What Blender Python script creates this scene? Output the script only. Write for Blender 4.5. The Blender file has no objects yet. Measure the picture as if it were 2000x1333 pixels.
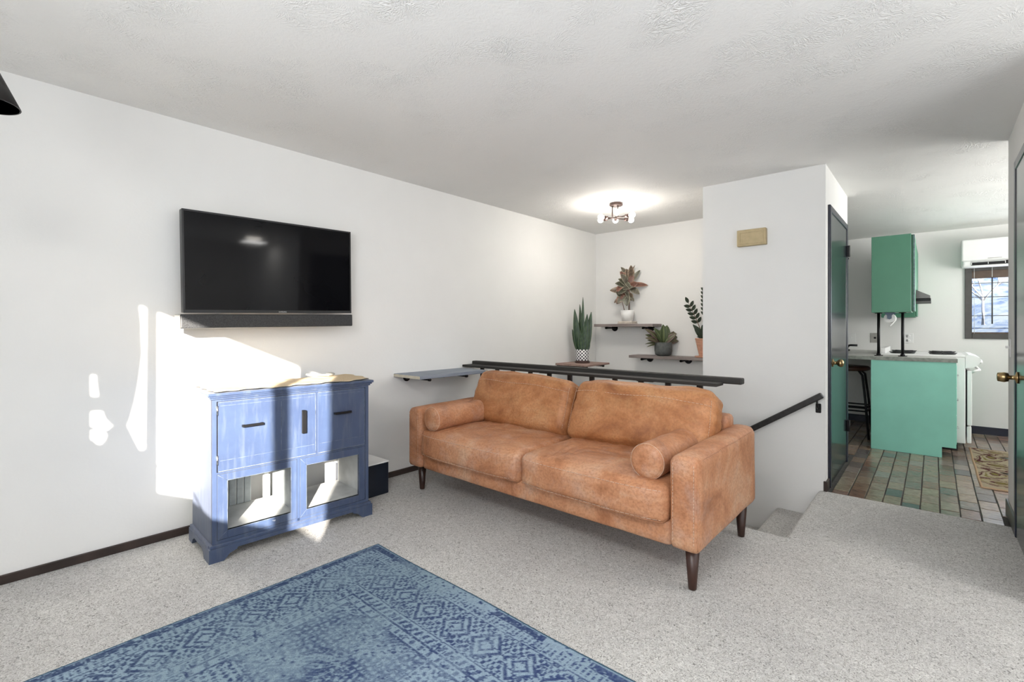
import bpy, bmesh, math, random
import numpy as np
from mathutils import Vector, Matrix, noise as mnoise

random.seed(7)
PI = math.pi
S = bpy.context.scene
COL = S.collection

# ------------------------------------------------------------------ camera, world, sun, light, exposure
TH = math.atan2(823, 929)
CAM_H = 1.22
cam_d = bpy.data.cameras.new('camera')
cam = bpy.data.objects.new('camera', cam_d)
COL.objects.link(cam)
cam.location = (0, 0, CAM_H)
cam.rotation_euler = (PI / 2, 0, TH)
cam_d.sensor_width = 36
cam_d.lens = 929 / 2000 * 36
cam_d.shift_y = -26.5 / 2000
cam_d.clip_start = 0.05
S.camera = cam
S.view_settings.view_transform = 'Standard'
S.view_settings.look = 'None'
S.view_settings.exposure = 0.14
S.view_settings.gamma = 1.0
S.view_settings.use_curve_mapping = False

W = bpy.data.worlds.new('World'); S.world = W
W.use_nodes = True
wb = W.node_tree.nodes['Background']
wb.inputs[0].default_value = (0.42, 0.62, 1.0, 1)
wb.inputs[1].default_value = 1.1


def light(kind, name, loc, direction, energy, size=None, color=(1, 1, 1)):
    d = bpy.data.lights.new(name, kind)
    d.energy = energy; d.color = color
    o = bpy.data.objects.new(name, d); COL.objects.link(o)
    o.location = loc
    if direction is not None:
        o.rotation_euler = Vector(direction).to_track_quat('-Z', 'Y').to_euler()
    if size and kind == 'AREA':
        d.shape = 'RECTANGLE'; d.size, d.size_y = size
    return o


sun = light('SUN', 'sun', (4, -5, 5), (-1, 0.72, -0.327), 30.0, color=(1, 0.93, 0.83))
sun.data.angle = math.radians(0.5)
light('AREA', 'daylight_living_window', (-0.2, -1.04, 1.6), (0.25, 1, 1.0), 84, (2.1, 1.1), (0.97, 0.99, 1))
light('AREA', 'added_side_fill', (2.36, 1.2, 1.45), (-0.9, 0.75, 2.0), 48, (2.2, 1.5), (0.98, 0.99, 1))  # added fill light, aimed upward from the invented side opening
light('AREA', 'daylight_kitchen_window', (2.36, 5.95, 1.6), (-1, -0.35, 1.1), 88, (1.5, 1.2), (1, 0.99, 0.95))
light('AREA', 'daylight_kitchen_sink_window', (0.75, 7.6, 1.5), (0, -1, 0), 5, (0.85, 0.7), (0.9, 0.95, 1))

light('AREA', 'added_fill_behind', (-0.5, -0.35, 2.34), (0, 0, -1), 30, (0.5, 0.5), (1, 0.98, 0.95))  # fill added overhead to brighten floor and walls, no known lamp there
light('AREA', 'ceiling_light_glow_right', (1.2, 2.75, 2.34), (0, 0, -1), 12, (0.3, 0.3), (1, 0.98, 0.95))

# ------------------------------------------------------------------ materials
def nm(name):
    m = bpy.data.materials.new(name); m.use_nodes = True
    nt = m.node_tree
    return m, nt, nt.nodes['Principled BSDF']


def L(nt, a, b): nt.links.new(a, b)


def val(nt, op, *args):
    n = nt.nodes.new('ShaderNodeMath'); n.operation = op
    for i, a in enumerate(args):
        if isinstance(a, (int, float)): n.inputs[i].default_value = a
        else: L(nt, a, n.inputs[i])
    return n.outputs[0]


def coords(nt, kind='Object'):
    return nt.nodes.new('ShaderNodeTexCoord').outputs[kind]


def noise_n(nt, scale, vec=None, detail=3, rough=0.5, dist=0.0):
    n = nt.nodes.new('ShaderNodeTexNoise')
    n.inputs['Scale'].default_value = scale; n.inputs['Detail'].default_value = detail
    n.inputs['Roughness'].default_value = rough; n.inputs['Distortion'].default_value = dist
    if vec is None: vec = coords(nt)
    L(nt, vec, n.inputs['Vector'])
    return n.outputs['Fac']


def ramp(nt, fac, stops):
    r = nt.nodes.new('ShaderNodeValToRGB')
    e = r.color_ramp.elements
    while len(e) < len(stops): e.new(0.5)
    for el, (p, c) in zip(e, stops):
        el.position = p; el.color = (c[0], c[1], c[2], 1)
    L(nt, fac, r.inputs[0])
    return r.outputs[0]


def bump(nt, bs, h, strength, dist=0.01):
    b = nt.nodes.new('ShaderNodeBump')
    b.inputs['Strength'].default_value = strength; b.inputs['Distance'].default_value = dist
    L(nt, h, b.inputs['Height']); L(nt, b.outputs[0], bs.inputs['Normal'])
    return b


def mix(nt, fac, a, b, mode='MIX'):
    m = nt.nodes.new('ShaderNodeMix'); m.data_type = 'RGBA'; m.blend_type = mode
    if isinstance(fac, (int, float)): m.inputs[0].default_value = fac
    else: L(nt, fac, m.inputs[0])
    for i, c in ((6, a), (7, b)):
        if isinstance(c, tuple): m.inputs[i].default_value = (*c[:3], 1)
        else: L(nt, c, m.inputs[i])
    return m.outputs[2]


def plain(name, col, rough=0.5, metal=0.0, spec=0.5, var=0.12, scale=25, bmp=0.0):
    m, nt, bs = nm(name)
    f = noise_n(nt, scale)
    lo = tuple(c * (1 - var) for c in col); hi = tuple(min(1, c * (1 + var)) for c in col)
    L(nt, ramp(nt, f, [(0.3, lo), (0.7, hi)]), bs.inputs['Base Color'])
    bs.inputs['Roughness'].default_value = rough; bs.inputs['Metallic'].default_value = metal
    bs.inputs['Specular IOR Level'].default_value = spec
    if bmp: bump(nt, bs, noise_n(nt, scale * 6), bmp, 0.002)
    return m


M = {}
M['wall'] = plain('wall_paint', (0.80, 0.795, 0.775), 0.75, spec=0.25, var=0.012, scale=3, bmp=0.0)
nt = M['wall'].node_tree
bump(nt, nt.nodes['Principled BSDF'], noise_n(nt, 70, detail=4), 0.10, 0.004)

# stomped "crow's foot" ceiling
m, nt, bs = nm('ceiling_plaster'); M['ceiling'] = m
bs.inputs['Base Color'].default_value = (0.83, 0.825, 0.805, 1); bs.inputs['Roughness'].default_value = 0.75
bs.inputs['Specular IOR Level'].default_value = 0.25
tc = coords(nt)
sx = nt.nodes.new('ShaderNodeSeparateXYZ'); L(nt, tc, sx.inputs[0])
heights = []
for k, sc in enumerate((5.2, 7.3)):
    off = nt.nodes.new('ShaderNodeVectorMath'); off.operation = 'ADD'
    L(nt, tc, off.inputs[0]); off.inputs[1].default_value = (3.3 * k, 1.7 * k, 0)
    v = nt.nodes.new('ShaderNodeTexVoronoi'); v.voronoi_dimensions = '2D'; v.inputs['Scale'].default_value = sc
    L(nt, off.outputs[0], v.inputs['Vector'])
    df = nt.nodes.new('ShaderNodeVectorMath'); df.operation = 'SUBTRACT'
    L(nt, off.outputs[0], df.inputs[0]); L(nt, v.outputs['Position'], df.inputs[1])
    s2 = nt.nodes.new('ShaderNodeSeparateXYZ'); L(nt, df.outputs[0], s2.inputs[0])
    ang = val(nt, 'ARCTAN2', s2.outputs[1], s2.outputs[0])
    rad = val(nt, 'SQRT', val(nt, 'ADD', val(nt, 'POWER', val(nt, 'ABSOLUTE', s2.outputs[0]), 2), val(nt, 'POWER', val(nt, 'ABSOLUTE', s2.outputs[1]), 2)))
    cb = nt.nodes.new('ShaderNodeCombineXYZ')
    L(nt, val(nt, 'MULTIPLY', ang, 5.0), cb.inputs[0]); L(nt, val(nt, 'MULTIPLY', rad, 20), cb.inputs[1])
    L(nt, val(nt, 'MULTIPLY', v.outputs['Color'], 20), cb.inputs[2])
    nn = noise_n(nt, 1.5, cb.outputs[0], 1, 0.4, 0.5)
    ridge = val(nt, 'SUBTRACT', 1.0, val(nt, 'MULTIPLY', val(nt, 'ABSOLUTE', val(nt, 'SUBTRACT', nn, 0.5)), 7.0))
    ridge = val(nt, 'MAXIMUM', ridge, 0.0)
    fade = val(nt, 'MULTIPLY', ridge, val(nt, 'MINIMUM', val(nt, 'MULTIPLY', rad, 14), 1.0))
    heights.append(fade)
patch = noise_n(nt, 3.2, detail=2)
h = val(nt, 'MAXIMUM', heights[0], heights[1])
h = val(nt, 'MULTIPLY', h, val(nt, 'ADD', 0.18, val(nt, 'MULTIPLY', val(nt, 'MAXIMUM', val(nt, 'SUBTRACT', patch, 0.45), 0.0), 6.0)))
h = val(nt, 'ADD', h, val(nt, 'MULTIPLY', noise_n(nt, 60, detail=3), 0.5))
bump(nt, bs, h, 0.5, 0.0045)

# carpet
m, nt, bs = nm('carpet_pile'); M['carpet'] = m
tc = coords(nt)
f1 = noise_n(nt, 88, tc, 3, 0.62, 2.2)
f2 = noise_n(nt, 2.2, tc, 3)
c = ramp(nt, f1, [(0.32, (0.18, 0.175, 0.165)), (0.43, (0.52, 0.505, 0.48)), (0.52, (0.68, 0.665, 0.64)), (0.66, (0.83, 0.815, 0.785))])
c2 = ramp(nt, f2, [(0.3, (0.86, 0.86, 0.87)), (0.7, (1, 1, 1))])
L(nt, mix(nt, 1.0, c, c2, 'MULTIPLY'), bs.inputs['Base Color'])
bs.inputs['Roughness'].default_value = 0.95; bs.inputs['Specular IOR Level'].default_value = 0.1
bump(nt, bs, f1, 0.8, 0.012)

# leather
def leather(name, stops, scuff, amt):
    m, nt, bs = nm(name)
    tc = coords(nt)
    f1 = noise_n(nt, 3.2, tc, 7, 0.66, 0.7); f2 = noise_n(nt, 75, tc, 4, 0.65); f3 = noise_n(nt, 7, tc, 6, 0.72, 0.4)
    c = ramp(nt, f1, stops)
    c = mix(nt, ramp(nt, f3, [(0.50, (0, 0, 0)), (0.70, (amt, amt, amt))]), c, scuff)
    c = mix(nt, ramp(nt, f2, [(0.36, (0.4, 0.4, 0.4)), (0.56, (0, 0, 0))]), c, (0.22, 0.085, 0.035))
    L(nt, c, bs.inputs['Base Color'])
    bs.inputs['Roughness'].default_value = 0.5; bs.inputs['Specular IOR Level'].default_value = 0.4
    bump(nt, bs, val(nt, 'ADD', val(nt, 'MULTIPLY', f2, 0.6), noise_n(nt, 18, tc, 5, 0.65, 1.2)), 0.35, 0.007)
    return m
M['leather'] = leather('tan_leather', [(0.33, (0.27, 0.105, 0.045)), (0.44, (0.42, 0.18, 0.085)), (0.55, (0.52, 0.25, 0.13)), (0.68, (0.58, 0.35, 0.22))], (0.47, 0.30, 0.23), 0.6)
M['leather_gold'] = leather('golden_tan_leather', [(0.33, (0.24, 0.09, 0.032)), (0.44, (0.38, 0.155, 0.058)), (0.55, (0.47, 0.215, 0.09)), (0.68, (0.52, 0.29, 0.15))], (0.46, 0.25, 0.11), 0.6)

M['stitch'] = plain('stitch_thread', (0.62, 0.45, 0.34), 0.7)
M['dark_wood'] = plain('dark_walnut_wood', (0.035, 0.014, 0.009), 0.35, var=0.4, scale=12)
M['black_wood'] = plain('black_stained_wood', (0.018, 0.017, 0.017), 0.45, var=0.5, scale=30, bmp=0.4)
M['base'] = plain('baseboard_dark', (0.035, 0.022, 0.018), 0.45, var=0.4, scale=8)
M['black'] = plain('black_metal', (0.005, 0.005, 0.006), 0.45, metal=0.0, spec=0.3)
M['brass'] = plain('antique_brass', (0.42, 0.30, 0.15), 0.28, metal=1.0)
M['white'] = plain('white_enamel', (0.82, 0.82, 0.81), 0.3, var=0.01)
M['whiteplastic'] = plain('white_plastic', (0.80, 0.80, 0.79), 0.45, var=0.01)
M['bulb'] = plain('bulb_glow', (1, 1, 1), 0.3)
b_ = M['bulb'].node_tree.nodes['Principled BSDF']
b_.inputs['Emission Color'].default_value = (1, 0.93, 0.84, 1); b_.inputs['Emission Strength'].default_value = 30
M['bronze'] = plain('bronze_metal', (0.045, 0.026, 0.022), 0.4, metal=0.5)
M['chrome'] = plain('chrome', (0.6, 0.6, 0.6), 0.2, metal=1.0)
M['door'] = plain('black_gloss_paint', (0.008, 0.012, 0.016), 0.17, var=0.15, scale=5, spec=0.5)
M['doorframe'] = plain('dark_frame_paint', (0.012, 0.015, 0.03), 0.3, spec=0.5)
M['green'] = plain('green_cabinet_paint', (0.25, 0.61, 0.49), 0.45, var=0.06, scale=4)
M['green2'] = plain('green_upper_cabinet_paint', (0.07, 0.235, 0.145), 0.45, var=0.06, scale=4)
M['counter'] = plain('grey_counter', (0.42, 0.42, 0.39), 0.35, var=0.15, scale=14)
M['counteredge'] = plain('worn_counter_edge', (0.23, 0.25, 0.22), 0.5, var=0.3, scale=25)
M['darkgrey'] = plain('dark_grey_metal', (0.10, 0.095, 0.09), 0.35, metal=0.3)
M['greypot'] = plain('grey_concrete', (0.085, 0.092, 0.09), 0.7, var=0.25, scale=30)
M['terra'] = plain('terracotta', (0.58, 0.31, 0.21), 0.7, var=0.1)
M['whitepot'] = plain('white_ceramic', (0.8, 0.8, 0.78), 0.4, var=0.02)
M['stone'] = plain('beige_stone_saucer', (0.55, 0.49, 0.43), 0.7)
M['brownsaucer'] = plain('dark_brown_saucer', (0.07, 0.035, 0.03), 0.5)
M['soil'] = plain('potting_soil', (0.03, 0.02, 0.015), 0.95, var=0.5, scale=80)
M['chime'] = plain('beige_wood_box', (0.50, 0.40, 0.23), 0.6, var=0.08)
M['navybox'] = plain('navy_black_box', (0.004, 0.008, 0.018), 0.35)
M['grout'] = plain('dark_grout', (0.05, 0.046, 0.042), 0.85, var=0.3, scale=40)
M['stem'] = plain('plant_stem', (0.16, 0.09, 0.06), 0.6)
M['bluegrey'] = plain('blue_grey_plastic', (0.10, 0.14, 0.20), 0.5)
M['paper'] = plain('paper_towel', (0.82, 0.82, 0.80), 0.9, var=0.02)
M['gadget'] = plain('grey_gadget_plastic', (0.35, 0.34, 0.31), 0.4)
M['curtain'] = plain('beige_curtain', (0.45, 0.44, 0.42), 0.9)
M['brownblind'] = plain('brown_window_head', (0.10, 0.065, 0.045), 0.5)
M['stoolseat'] = plain('brown_seat_wood', (0.075, 0.03, 0.02), 0.35)
M['shade_in'] = plain('lamp_black', (0.01, 0.01, 0.01), 0.45)

# weathered shelf woods
def wood(name, c1, c2, axis=0, edge=None, rough=0.6):
    m, nt, bs = nm(name)
    mp = nt.nodes.new('ShaderNodeMapping'); L(nt, coords(nt), mp.inputs[0])
    sc = [45, 45, 45]; sc[axis] = 3
    mp.inputs['Scale'].default_value = sc
    f = noise_n(nt, 1.0, mp.outputs[0], 5, 0.6)
    L(nt, ramp(nt, f, [(0.3, c1), (0.7, c2)]), bs.inputs['Base Color'])
    bs.inputs['Roughness'].default_value = rough
    bump(nt, bs, f, 0.2, 0.003)
    return m
M['shelfwood'] = wood('grey_brown_shelf_wood', (0.17, 0.14, 0.13), (0.30, 0.255, 0.24))
M['shelfred'] = wood('reddish_shelf_wood', (0.24, 0.15, 0.125), (0.40, 0.28, 0.24), 1)
M['shelfblue'] = wood('blue_grey_shelf_wood', (0.17, 0.20, 0.25), (0.28, 0.31, 0.36), 1)
M['shelfend'] = plain('pale_end_grain', (0.55, 0.50, 0.40), 0.7)
M['rail'] = wood('black_rail_wood', (0.004, 0.004, 0.004), (0.03, 0.027, 0.023), 0, rough=0.6)

# distressed blue paint
m, nt, bs = nm('distressed_blue_paint'); M['blue'] = m
tc = coords(nt)
mp = nt.nodes.new('ShaderNodeMapping'); L(nt, tc, mp.inputs[0]); mp.inputs['Scale'].default_value = (30, 30, 4)
f1 = noise_n(nt, 5, tc, 5, 0.65); f2 = noise_n(nt, 1, mp.outputs[0], 4, 0.6); f3 = noise_n(nt, 11, tc, 6, 0.75, 0.6)
c = ramp(nt, f1, [(0.3, (0.017, 0.036, 0.096)), (0.7, (0.030, 0.057, 0.128))])
c = mix(nt, ramp(nt, f2, [(0.5, (0, 0, 0)), (0.75, (0.5, 0.5, 0.5))]), c, (0.10, 0.125, 0.165))
c = mix(nt, ramp(nt, f3, [(0.68, (0, 0, 0)), (0.74, (0.7, 0.7, 0.7))]), c, (0.55, 0.57, 0.58))
L(nt, c, bs.inputs['Base Color']); bs.inputs['Roughness'].default_value = 0.55; bs.inputs['Specular IOR Level'].default_value = 0.8
bs.inputs['Sheen Weight'].default_value = 0.12; bs.inputs['Sheen Roughness'].default_value = 0.6
M['bluewear'] = plain('worn_paint_edge', (0.13, 0.155, 0.20), 0.6, var=0.6, scale=30)
M['greyboard'] = plain('grey_beadboard', (0.34, 0.37, 0.38), 0.55)
M['greyboard2'] = plain('pale_inner_board', (0.55, 0.56, 0.55), 0.55, var=0.15, scale=9)
M['burlap'] = plain('burlap', (0.56, 0.44, 0.29), 0.95, var=0.12, scale=160, bmp=0.6)
M['burlapedge'] = plain('dark_scalloped_trim', (0.04, 0.045, 0.055), 0.8)

# tv
m, nt, bs = nm('tv_screen_glass'); M['screen'] = m
bs.inputs['Base Color'].default_value = (0.004, 0.004, 0.005, 1); bs.inputs['Roughness'].default_value = 0.055
bs.inputs['Specular IOR Level'].default_value = 0.16
L(nt, ramp(nt, noise_n(nt, 4), [(0, (0.003, 0.003, 0.004)), (1, (0.006, 0.006, 0.007))]), bs.inputs['Base Color'])
M['tvbezel'] = plain('tv_bezel', (0.008, 0.008, 0.009), 0.35)
M['speaker_mesh'] = plain('speaker_fabric', (0.035, 0.036, 0.038), 0.8, var=0.6, scale=220)

# glass
m, nt, bs = nm('window_glass'); M['glass'] = m
out = nt.nodes['Material Output']; nt.nodes.remove(bs)
tr = nt.nodes.new('ShaderNodeBsdfTransparent'); gl = nt.nodes.new('ShaderNodeBsdfGlossy'); gl.inputs['Roughness'].default_value = 0.02
mx = nt.nodes.new('ShaderNodeMixShader'); mx.inputs[0].default_value = 0.05; L(nt, tr.outputs[0], mx.inputs[1]); L(nt, gl.outputs[0], mx.inputs[2])
L(nt, mx.outputs[0], out.inputs[0])

# vertex colour materials
def vcol(name, rough, var=0.1, scale=60, spec=0.3, bmp=0.0):
    m, nt, bs = nm(name)
    a = nt.nodes.new('ShaderNodeVertexColor'); a.layer_name = 'Col'
    f = noise_n(nt, scale, detail=4)
    g = ramp(nt, f, [(0.25, (1 - var,) * 3), (0.75, (1 + 0 * var,) * 3)])
    L(nt, mix(nt, 1.0, a.outputs[0], g, 'MULTIPLY'), bs.inputs['Base Color'])
    bs.inputs['Roughness'].default_value = rough; bs.inputs['Specular IOR Level'].default_value = spec
    if bmp: bump(nt, bs, noise_n(nt, 260, detail=3), bmp, 0.004)
    return m
M['rug'] = vcol('woven_rug', 0.95, 0.38, 230, 0.1, 0.8)
M['leaf'] = vcol('leaf', 0.4, 0.2, 60, 0.5)

# slate floor tile: colour differs per tile (object info) plus grain
m, nt, bs = nm('slate_look_tile'); M['tile'] = m
oi = nt.nodes.new('ShaderNodeObjectInfo')
geo = nt.nodes.new('ShaderNodeNewGeometry')
rnd = val(nt, 'FRACT', val(nt, 'ADD', oi.outputs['Random'], val(nt, 'MULTIPLY', geo.outputs['Random Per Island'], 3.77)))
c = ramp(nt, rnd, [(0.0, (0.16, 0.13, 0.11)), (0.22, (0.25, 0.205, 0.15)), (0.38, (0.17, 0.11, 0.08)), (0.52, (0.085, 0.083, 0.088)), (0.68, (0.27, 0.225, 0.175)), (0.84, (0.20, 0.12, 0.095)), (1.0, (0.23, 0.22, 0.20))])
gp = nt.nodes.new('ShaderNodeMapping'); L(nt, geo.outputs['Position'], gp.inputs[0]); gp.inputs['Scale'].default_value = (22, 38, 20)
f = noise_n(nt, 1.0, gp.outputs[0], 5, 0.7, 0.8)
c = mix(nt, 1.0, c, ramp(nt, f, [(0.3, (0.68, 0.62, 0.58)), (0.7, (1.35, 1.3, 1.28))]), 'MULTIPLY')
L(nt, c, bs.inputs['Base Color']); bs.inputs['Roughness'].default_value = 0.19
bump(nt, bs, f, 0.25, 0.004)

# checker pot
m, nt, bs = nm('black_white_diamond_glaze'); M['checkpot'] = m
s3 = nt.nodes.new('ShaderNodeSeparateXYZ'); L(nt, coords(nt), s3.inputs[0])
u_ = val(nt, 'MULTIPLY', val(nt, 'ARCTAN2', s3.outputs[1], s3.outputs[0]), 12 / (2 * PI))
v_ = val(nt, 'MULTIPLY', s3.outputs[2], 26.0)
a_ = val(nt, 'ABSOLUTE', val(nt, 'SUBTRACT', val(nt, 'FRACT', val(nt, 'ADD', u_, v_)), 0.5))
b2 = val(nt, 'ABSOLUTE', val(nt, 'SUBTRACT', val(nt, 'FRACT', val(nt, 'SUBTRACT', u_, v_)), 0.5))
ck = val(nt, 'MULTIPLY', val(nt, 'GREATER_THAN', a_, 0.16), val(nt, 'GREATER_THAN', b2, 0.16))
L(nt, ramp(nt, ck, [(0, (0.8, 0.8, 0.8)), (0.9, (0.015, 0.015, 0.025))]), bs.inputs['Base Color'])
bs.inputs['Roughness'].default_value = 0.3

# snowy hillside
m, nt, bs = nm('snowy_hillside'); M['hill'] = m
f = noise_n(nt, 1.5, coords(nt), 8, 0.78, 0.8)
L(nt, ramp(nt, f, [(0.36, (0.02, 0.05, 0.14)), (0.44, (0.07, 0.12, 0.22)), (0.52, (0.19, 0.23, 0.26)), (0.8, (0.30, 0.31, 0.31))]), bs.inputs['Base Color'])
bs.inputs['Roughness'].default_value = 0.9
M['bark'] = plain('frosted_bark', (0.24, 0.245, 0.26), 0.9, var=0.5, scale=8)


# ------------------------------------------------------------------ mesh helpers
class MB:
    def __init__(s, at=(0, 0, 0)):
        s.bm = bmesh.new(); s.at = Vector(at)

    def box(s, x0, x1, y0, y1, z0, z1, bev=0.0, seg=2, rot=None, pivot=None):
        vs = [s.bm.verts.new((x, y, z)) for x in (x0, x1) for y in (y0, y1) for z in (z0, z1)]
        fs = [(0, 1, 3, 2), (4, 6, 7, 5), (0, 4, 5, 1), (2, 3, 7, 6), (0, 2, 6, 4), (1, 5, 7, 3)]
        faces = [s.bm.faces.new([vs[i] for i in f]) for f in fs]
        if bev > 0:
            edges = list({e for f in faces for e in f.edges})
            r = bmesh.ops.bevel(s.bm, geom=edges, offset=bev, segments=seg, affect='EDGES', profile=0.5)
            vs = list({v for f in r['faces'] for v in f.verts} | {v for v in vs if v.is_valid})
        if rot is not None:
            bmesh.ops.transform(s.bm, matrix=Matrix.Translation(pivot) @ rot @ Matrix.Translation(-Vector(pivot)), verts=[v for v in vs if v.is_valid])
        return s

    def cyl(s, p0, p1, r0, r1=None, n=16, caps=True):
        r1 = r0 if r1 is None else r1
        p0 = Vector(p0); p1 = Vector(p1); d = (p1 - p0)
        q = d.to_track_quat('Z', 'Y')
        a = []; b = []
        for i in range(n):
            t = 2 * PI * i / n
            o = q @ Vector((math.cos(t), math.sin(t), 0))
            a.append(s.bm.verts.new(p0 + o * r0)); b.append(s.bm.verts.new(p1 + o * r1))
        for i in range(n):
            j = (i + 1) % n
            f = s.bm.faces.new((a[i], a[j], b[j], b[i])); f.smooth = True
        if caps:
            s.bm.faces.new(list(reversed(a))); s.bm.faces.new(b)
        return s

    def tube(s, pts, r, n=8):
        pts = [Vector(p) for p in pts]
        rs = r if isinstance(r, (list, tuple)) else [r] * len(pts)
        rings = []
        for i, p in enumerate(pts):
            d = (pts[min(i + 1, len(pts) - 1)] - pts[max(i - 1, 0)]).normalized()
            q = d.to_track_quat('Z', 'Y')
            rings.append([s.bm.verts.new(p + q @ Vector((math.cos(2 * PI * k / n), math.sin(2 * PI * k / n), 0)) * rs[i]) for k in range(n)])
        for a, b in zip(rings, rings[1:]):
            for k in range(n):
                j = (k + 1) % n
                f = s.bm.faces.new((a[k], a[j], b[j], b[k])); f.smooth = True
        s.bm.faces.new(list(reversed(rings[0]))); s.bm.faces.new(rings[-1])
        return s

    def lathe(s, prof, c=(0, 0, 0), n=32, axis=None):
        c = Vector(c); q = Vector(axis).to_track_quat('Z', 'Y') if axis else None
        rings = []
        for r, z in prof:
            ring = []
            for k in range(n):
                p = Vector((r * math.cos(2 * PI * k / n), r * math.sin(2 * PI * k / n), z))
                if q: p = q @ p
                ring.append(s.bm.verts.new(c + p))
            rings.append(ring)
        for a, b in zip(rings, rings[1:]):
            for k in range(n):
                j = (k + 1) % n
                f = s.bm.faces.new((a[k], a[j], b[j], b[k])); f.smooth = True
        s.bm.faces.new(list(reversed(rings[0]))); s.bm.faces.new(rings[-1])
        return s

    def sph(s, c, r, n=16, sc=(1, 1, 1)):
        m = Matrix.Translation(c) @ Matrix.Diagonal((*[r * k for k in sc], 1))
        g = bmesh.ops.create_uvsphere(s.bm, u_segments=n, v_segments=max(6, n // 2), radius=1, matrix=m)
        for v in g['verts']:
            for f in v.link_faces: f.smooth = True
        return s

    def prism(s, pts, y0, y1, plane='XZ'):
        def mk(a, b, t):
            return {'XZ': (a, t, b), 'YZ': (t, a, b), 'XY': (a, b, t)}[plane]
        A = [s.bm.verts.new(mk(a, b, y0)) for a, b in pts]; B = [s.bm.verts.new(mk(a, b, y1)) for a, b in pts]
        s.bm.faces.new(A); s.bm.faces.new(list(reversed(B)))
        n = len(pts)
        for i in range(n):
            j = (i + 1) % n
            s.bm.faces.new((A[j], A[i], B[i], B[j]))
        return s

    def build(s, name, mat, parent=None, **kw):
        bmesh.ops.recalc_face_normals(s.bm, faces=s.bm.faces)
        me = bpy.data.meshes.new(name); s.bm.to_mesh(me); s.bm.free()
        mats = mat if isinstance(mat, (list, tuple)) else [mat]
        for k in mats: me.materials.append(M[k])
        o = bpy.data.objects.new(name, me); COL.objects.link(o)
        if parent is not None: o.parent = parent
        for k, v in kw.items(): o[k] = v
        return o


def thing(name, label, cat, loc=(0, 0, 0), rz=0.0, group=None, kind=None):
    o = bpy.data.objects.new(name, None); COL.objects.link(o)
    o.location = loc; o.rotation_euler = (0, 0, rz); o.empty_display_size = 0.1
    if label: o['label'] = label
    if cat: o['category'] = cat
    if group: o['group'] = group
    if kind: o['kind'] = kind
    return o


def tag(o, label, cat, group=None):
    o['label'] = label; o['category'] = cat
    if group: o['group'] = group
    return o


def struct(name, mb, mat, label=None):
    o = mb.build(name, mat); o['kind'] = 'structure'
    if label: o['label'] = label
    return o


def struct_root(name, label=None, loc=(0, 0, 0)):
    o = thing(name, label, None, loc, kind='structure')
    return o


def mesh_from(name, verts, faces, mat, parent=None, cols=None, smooth=True):
    me = bpy.data.meshes.new(name)
    me.from_pydata([tuple(v) for v in verts], [], faces)
    me.materials.append(M[mat])
    if smooth: me.polygons.foreach_set('use_smooth', [True] * len(me.polygons))
    if cols is not None:
        a = me.color_attributes.new('Col', 'FLOAT_COLOR', 'POINT')
        a.data.foreach_set('color', np.asarray(cols, dtype=np.float32).ravel())
    me.update()
    o = bpy.data.objects.new(name, me); COL.objects.link(o)
    if parent is not None: o.parent = parent
    return o


# ------------------------------------------------------------------ room shell
XL, YN, XR = -3.31, 5.395, 0.366       # left wall, niche wall, right wall
YC = 4.195                              # closet wall facing the room
YK = 7.65                               # kitchen end wall
YB = -1.15                              # wall behind the camera
XE = 2.40                               # far right side of the open room
LOW = -1.45

struct('wall_left', MB().box(XL - .12, XL, YB - .12, YN, LOW, 2.44), 'wall')
# niche wall behind the stair
struct('wall_niche', MB().box(XL, -1.5, YN, YN + .1, LOW, 2.44), 'wall')
# closet block between stair and kitchen
struct('wall_closet', MB().box(-1.5, -0.6, YC, YC + .01, LOW, 2.44).box(-1.5, -0.6, YC + .01, YN, LOW, 2.44), 'wall')
struct('wall_kitchen_left', MB().box(-2.6, -2.5, YN + .1, YK, -.1, 2.44), 'wall')
struct('wall_hall', MB().box(-2.5, -1.5, YN + .1, YN + .11, 0, 2.44), 'wall')
# block on the right
struct('wall_right', MB().box(XR, XE, 3.05, 4.47, 0, 2.44), 'wall')
wb_ = MB()  # kitchen end wall with window hole
wx0, wx1, wz0, wz1 = 0.274, 1.22, 1.089, 1.93
wb_.box(-2.6, wx0, YK, YK + .12, -.1, 2.42).box(wx1, XE + .1, YK, YK + .12, -.1, 2.42)
wb_.box(wx0, wx1, YK, YK + .12, -.1, wz0).box(wx0, wx1, YK, YK + .12, wz1, 2.42)
struct('wall_kitchen_end', wb_, 'wall')
# right outer wall with openings
wr = MB()
for a, b, c_, d_ in ((YB - .12, -0.25, 0, 2.44), (2.05, 3.05, 0, 2.44), (-0.25, 2.05, 0, 0.65), (-0.25, 2.05, 2.2, 2.44),
                     (4.47, 5.15, 0, 2.44), (6.75, YK + .12, 0, 2.44), (5.15, 6.75, 0, 0.95), (5.15, 6.75, 2.2, 2.44)):
    wr.box(XE, XE + .12, a, b, c_ if c_ else -.25, d_)
struct('wall_right_outer', wr, 'wall')
# wall behind camera, window hole
bx0, bx1, bz0, bz1 = -1.32, 1.0, 1.108, 2.217
wk = MB()
wk.box(XL - .12, bx0, YB - .12, YB, 0, 2.44).box(bx1, XE + .12, YB - .12, YB, 0, 2.44)
wk.box(bx0, bx1, YB - .12, YB, 0, bz0).box(bx0, bx1, YB - .12, YB, bz1, 2.44)
struct('wall_behind', wk, 'wall')
# ceiling: level over the room, sinking a little over the kitchen
cm = MB()
cm.box(XL - .12, XE + .12, YB - .12, YN + .1, 2.44, 2.56)
cm.prism([(YN + .1, 2.44), (YN + .1, 2.56), (YK + .12, 2.56), (YK + .12, 2.372)], -2.6, XE + .12, 'YZ')
struct('ceiling', cm, 'ceiling', 'white ceiling with stomped crow-foot plaster texture')

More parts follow.
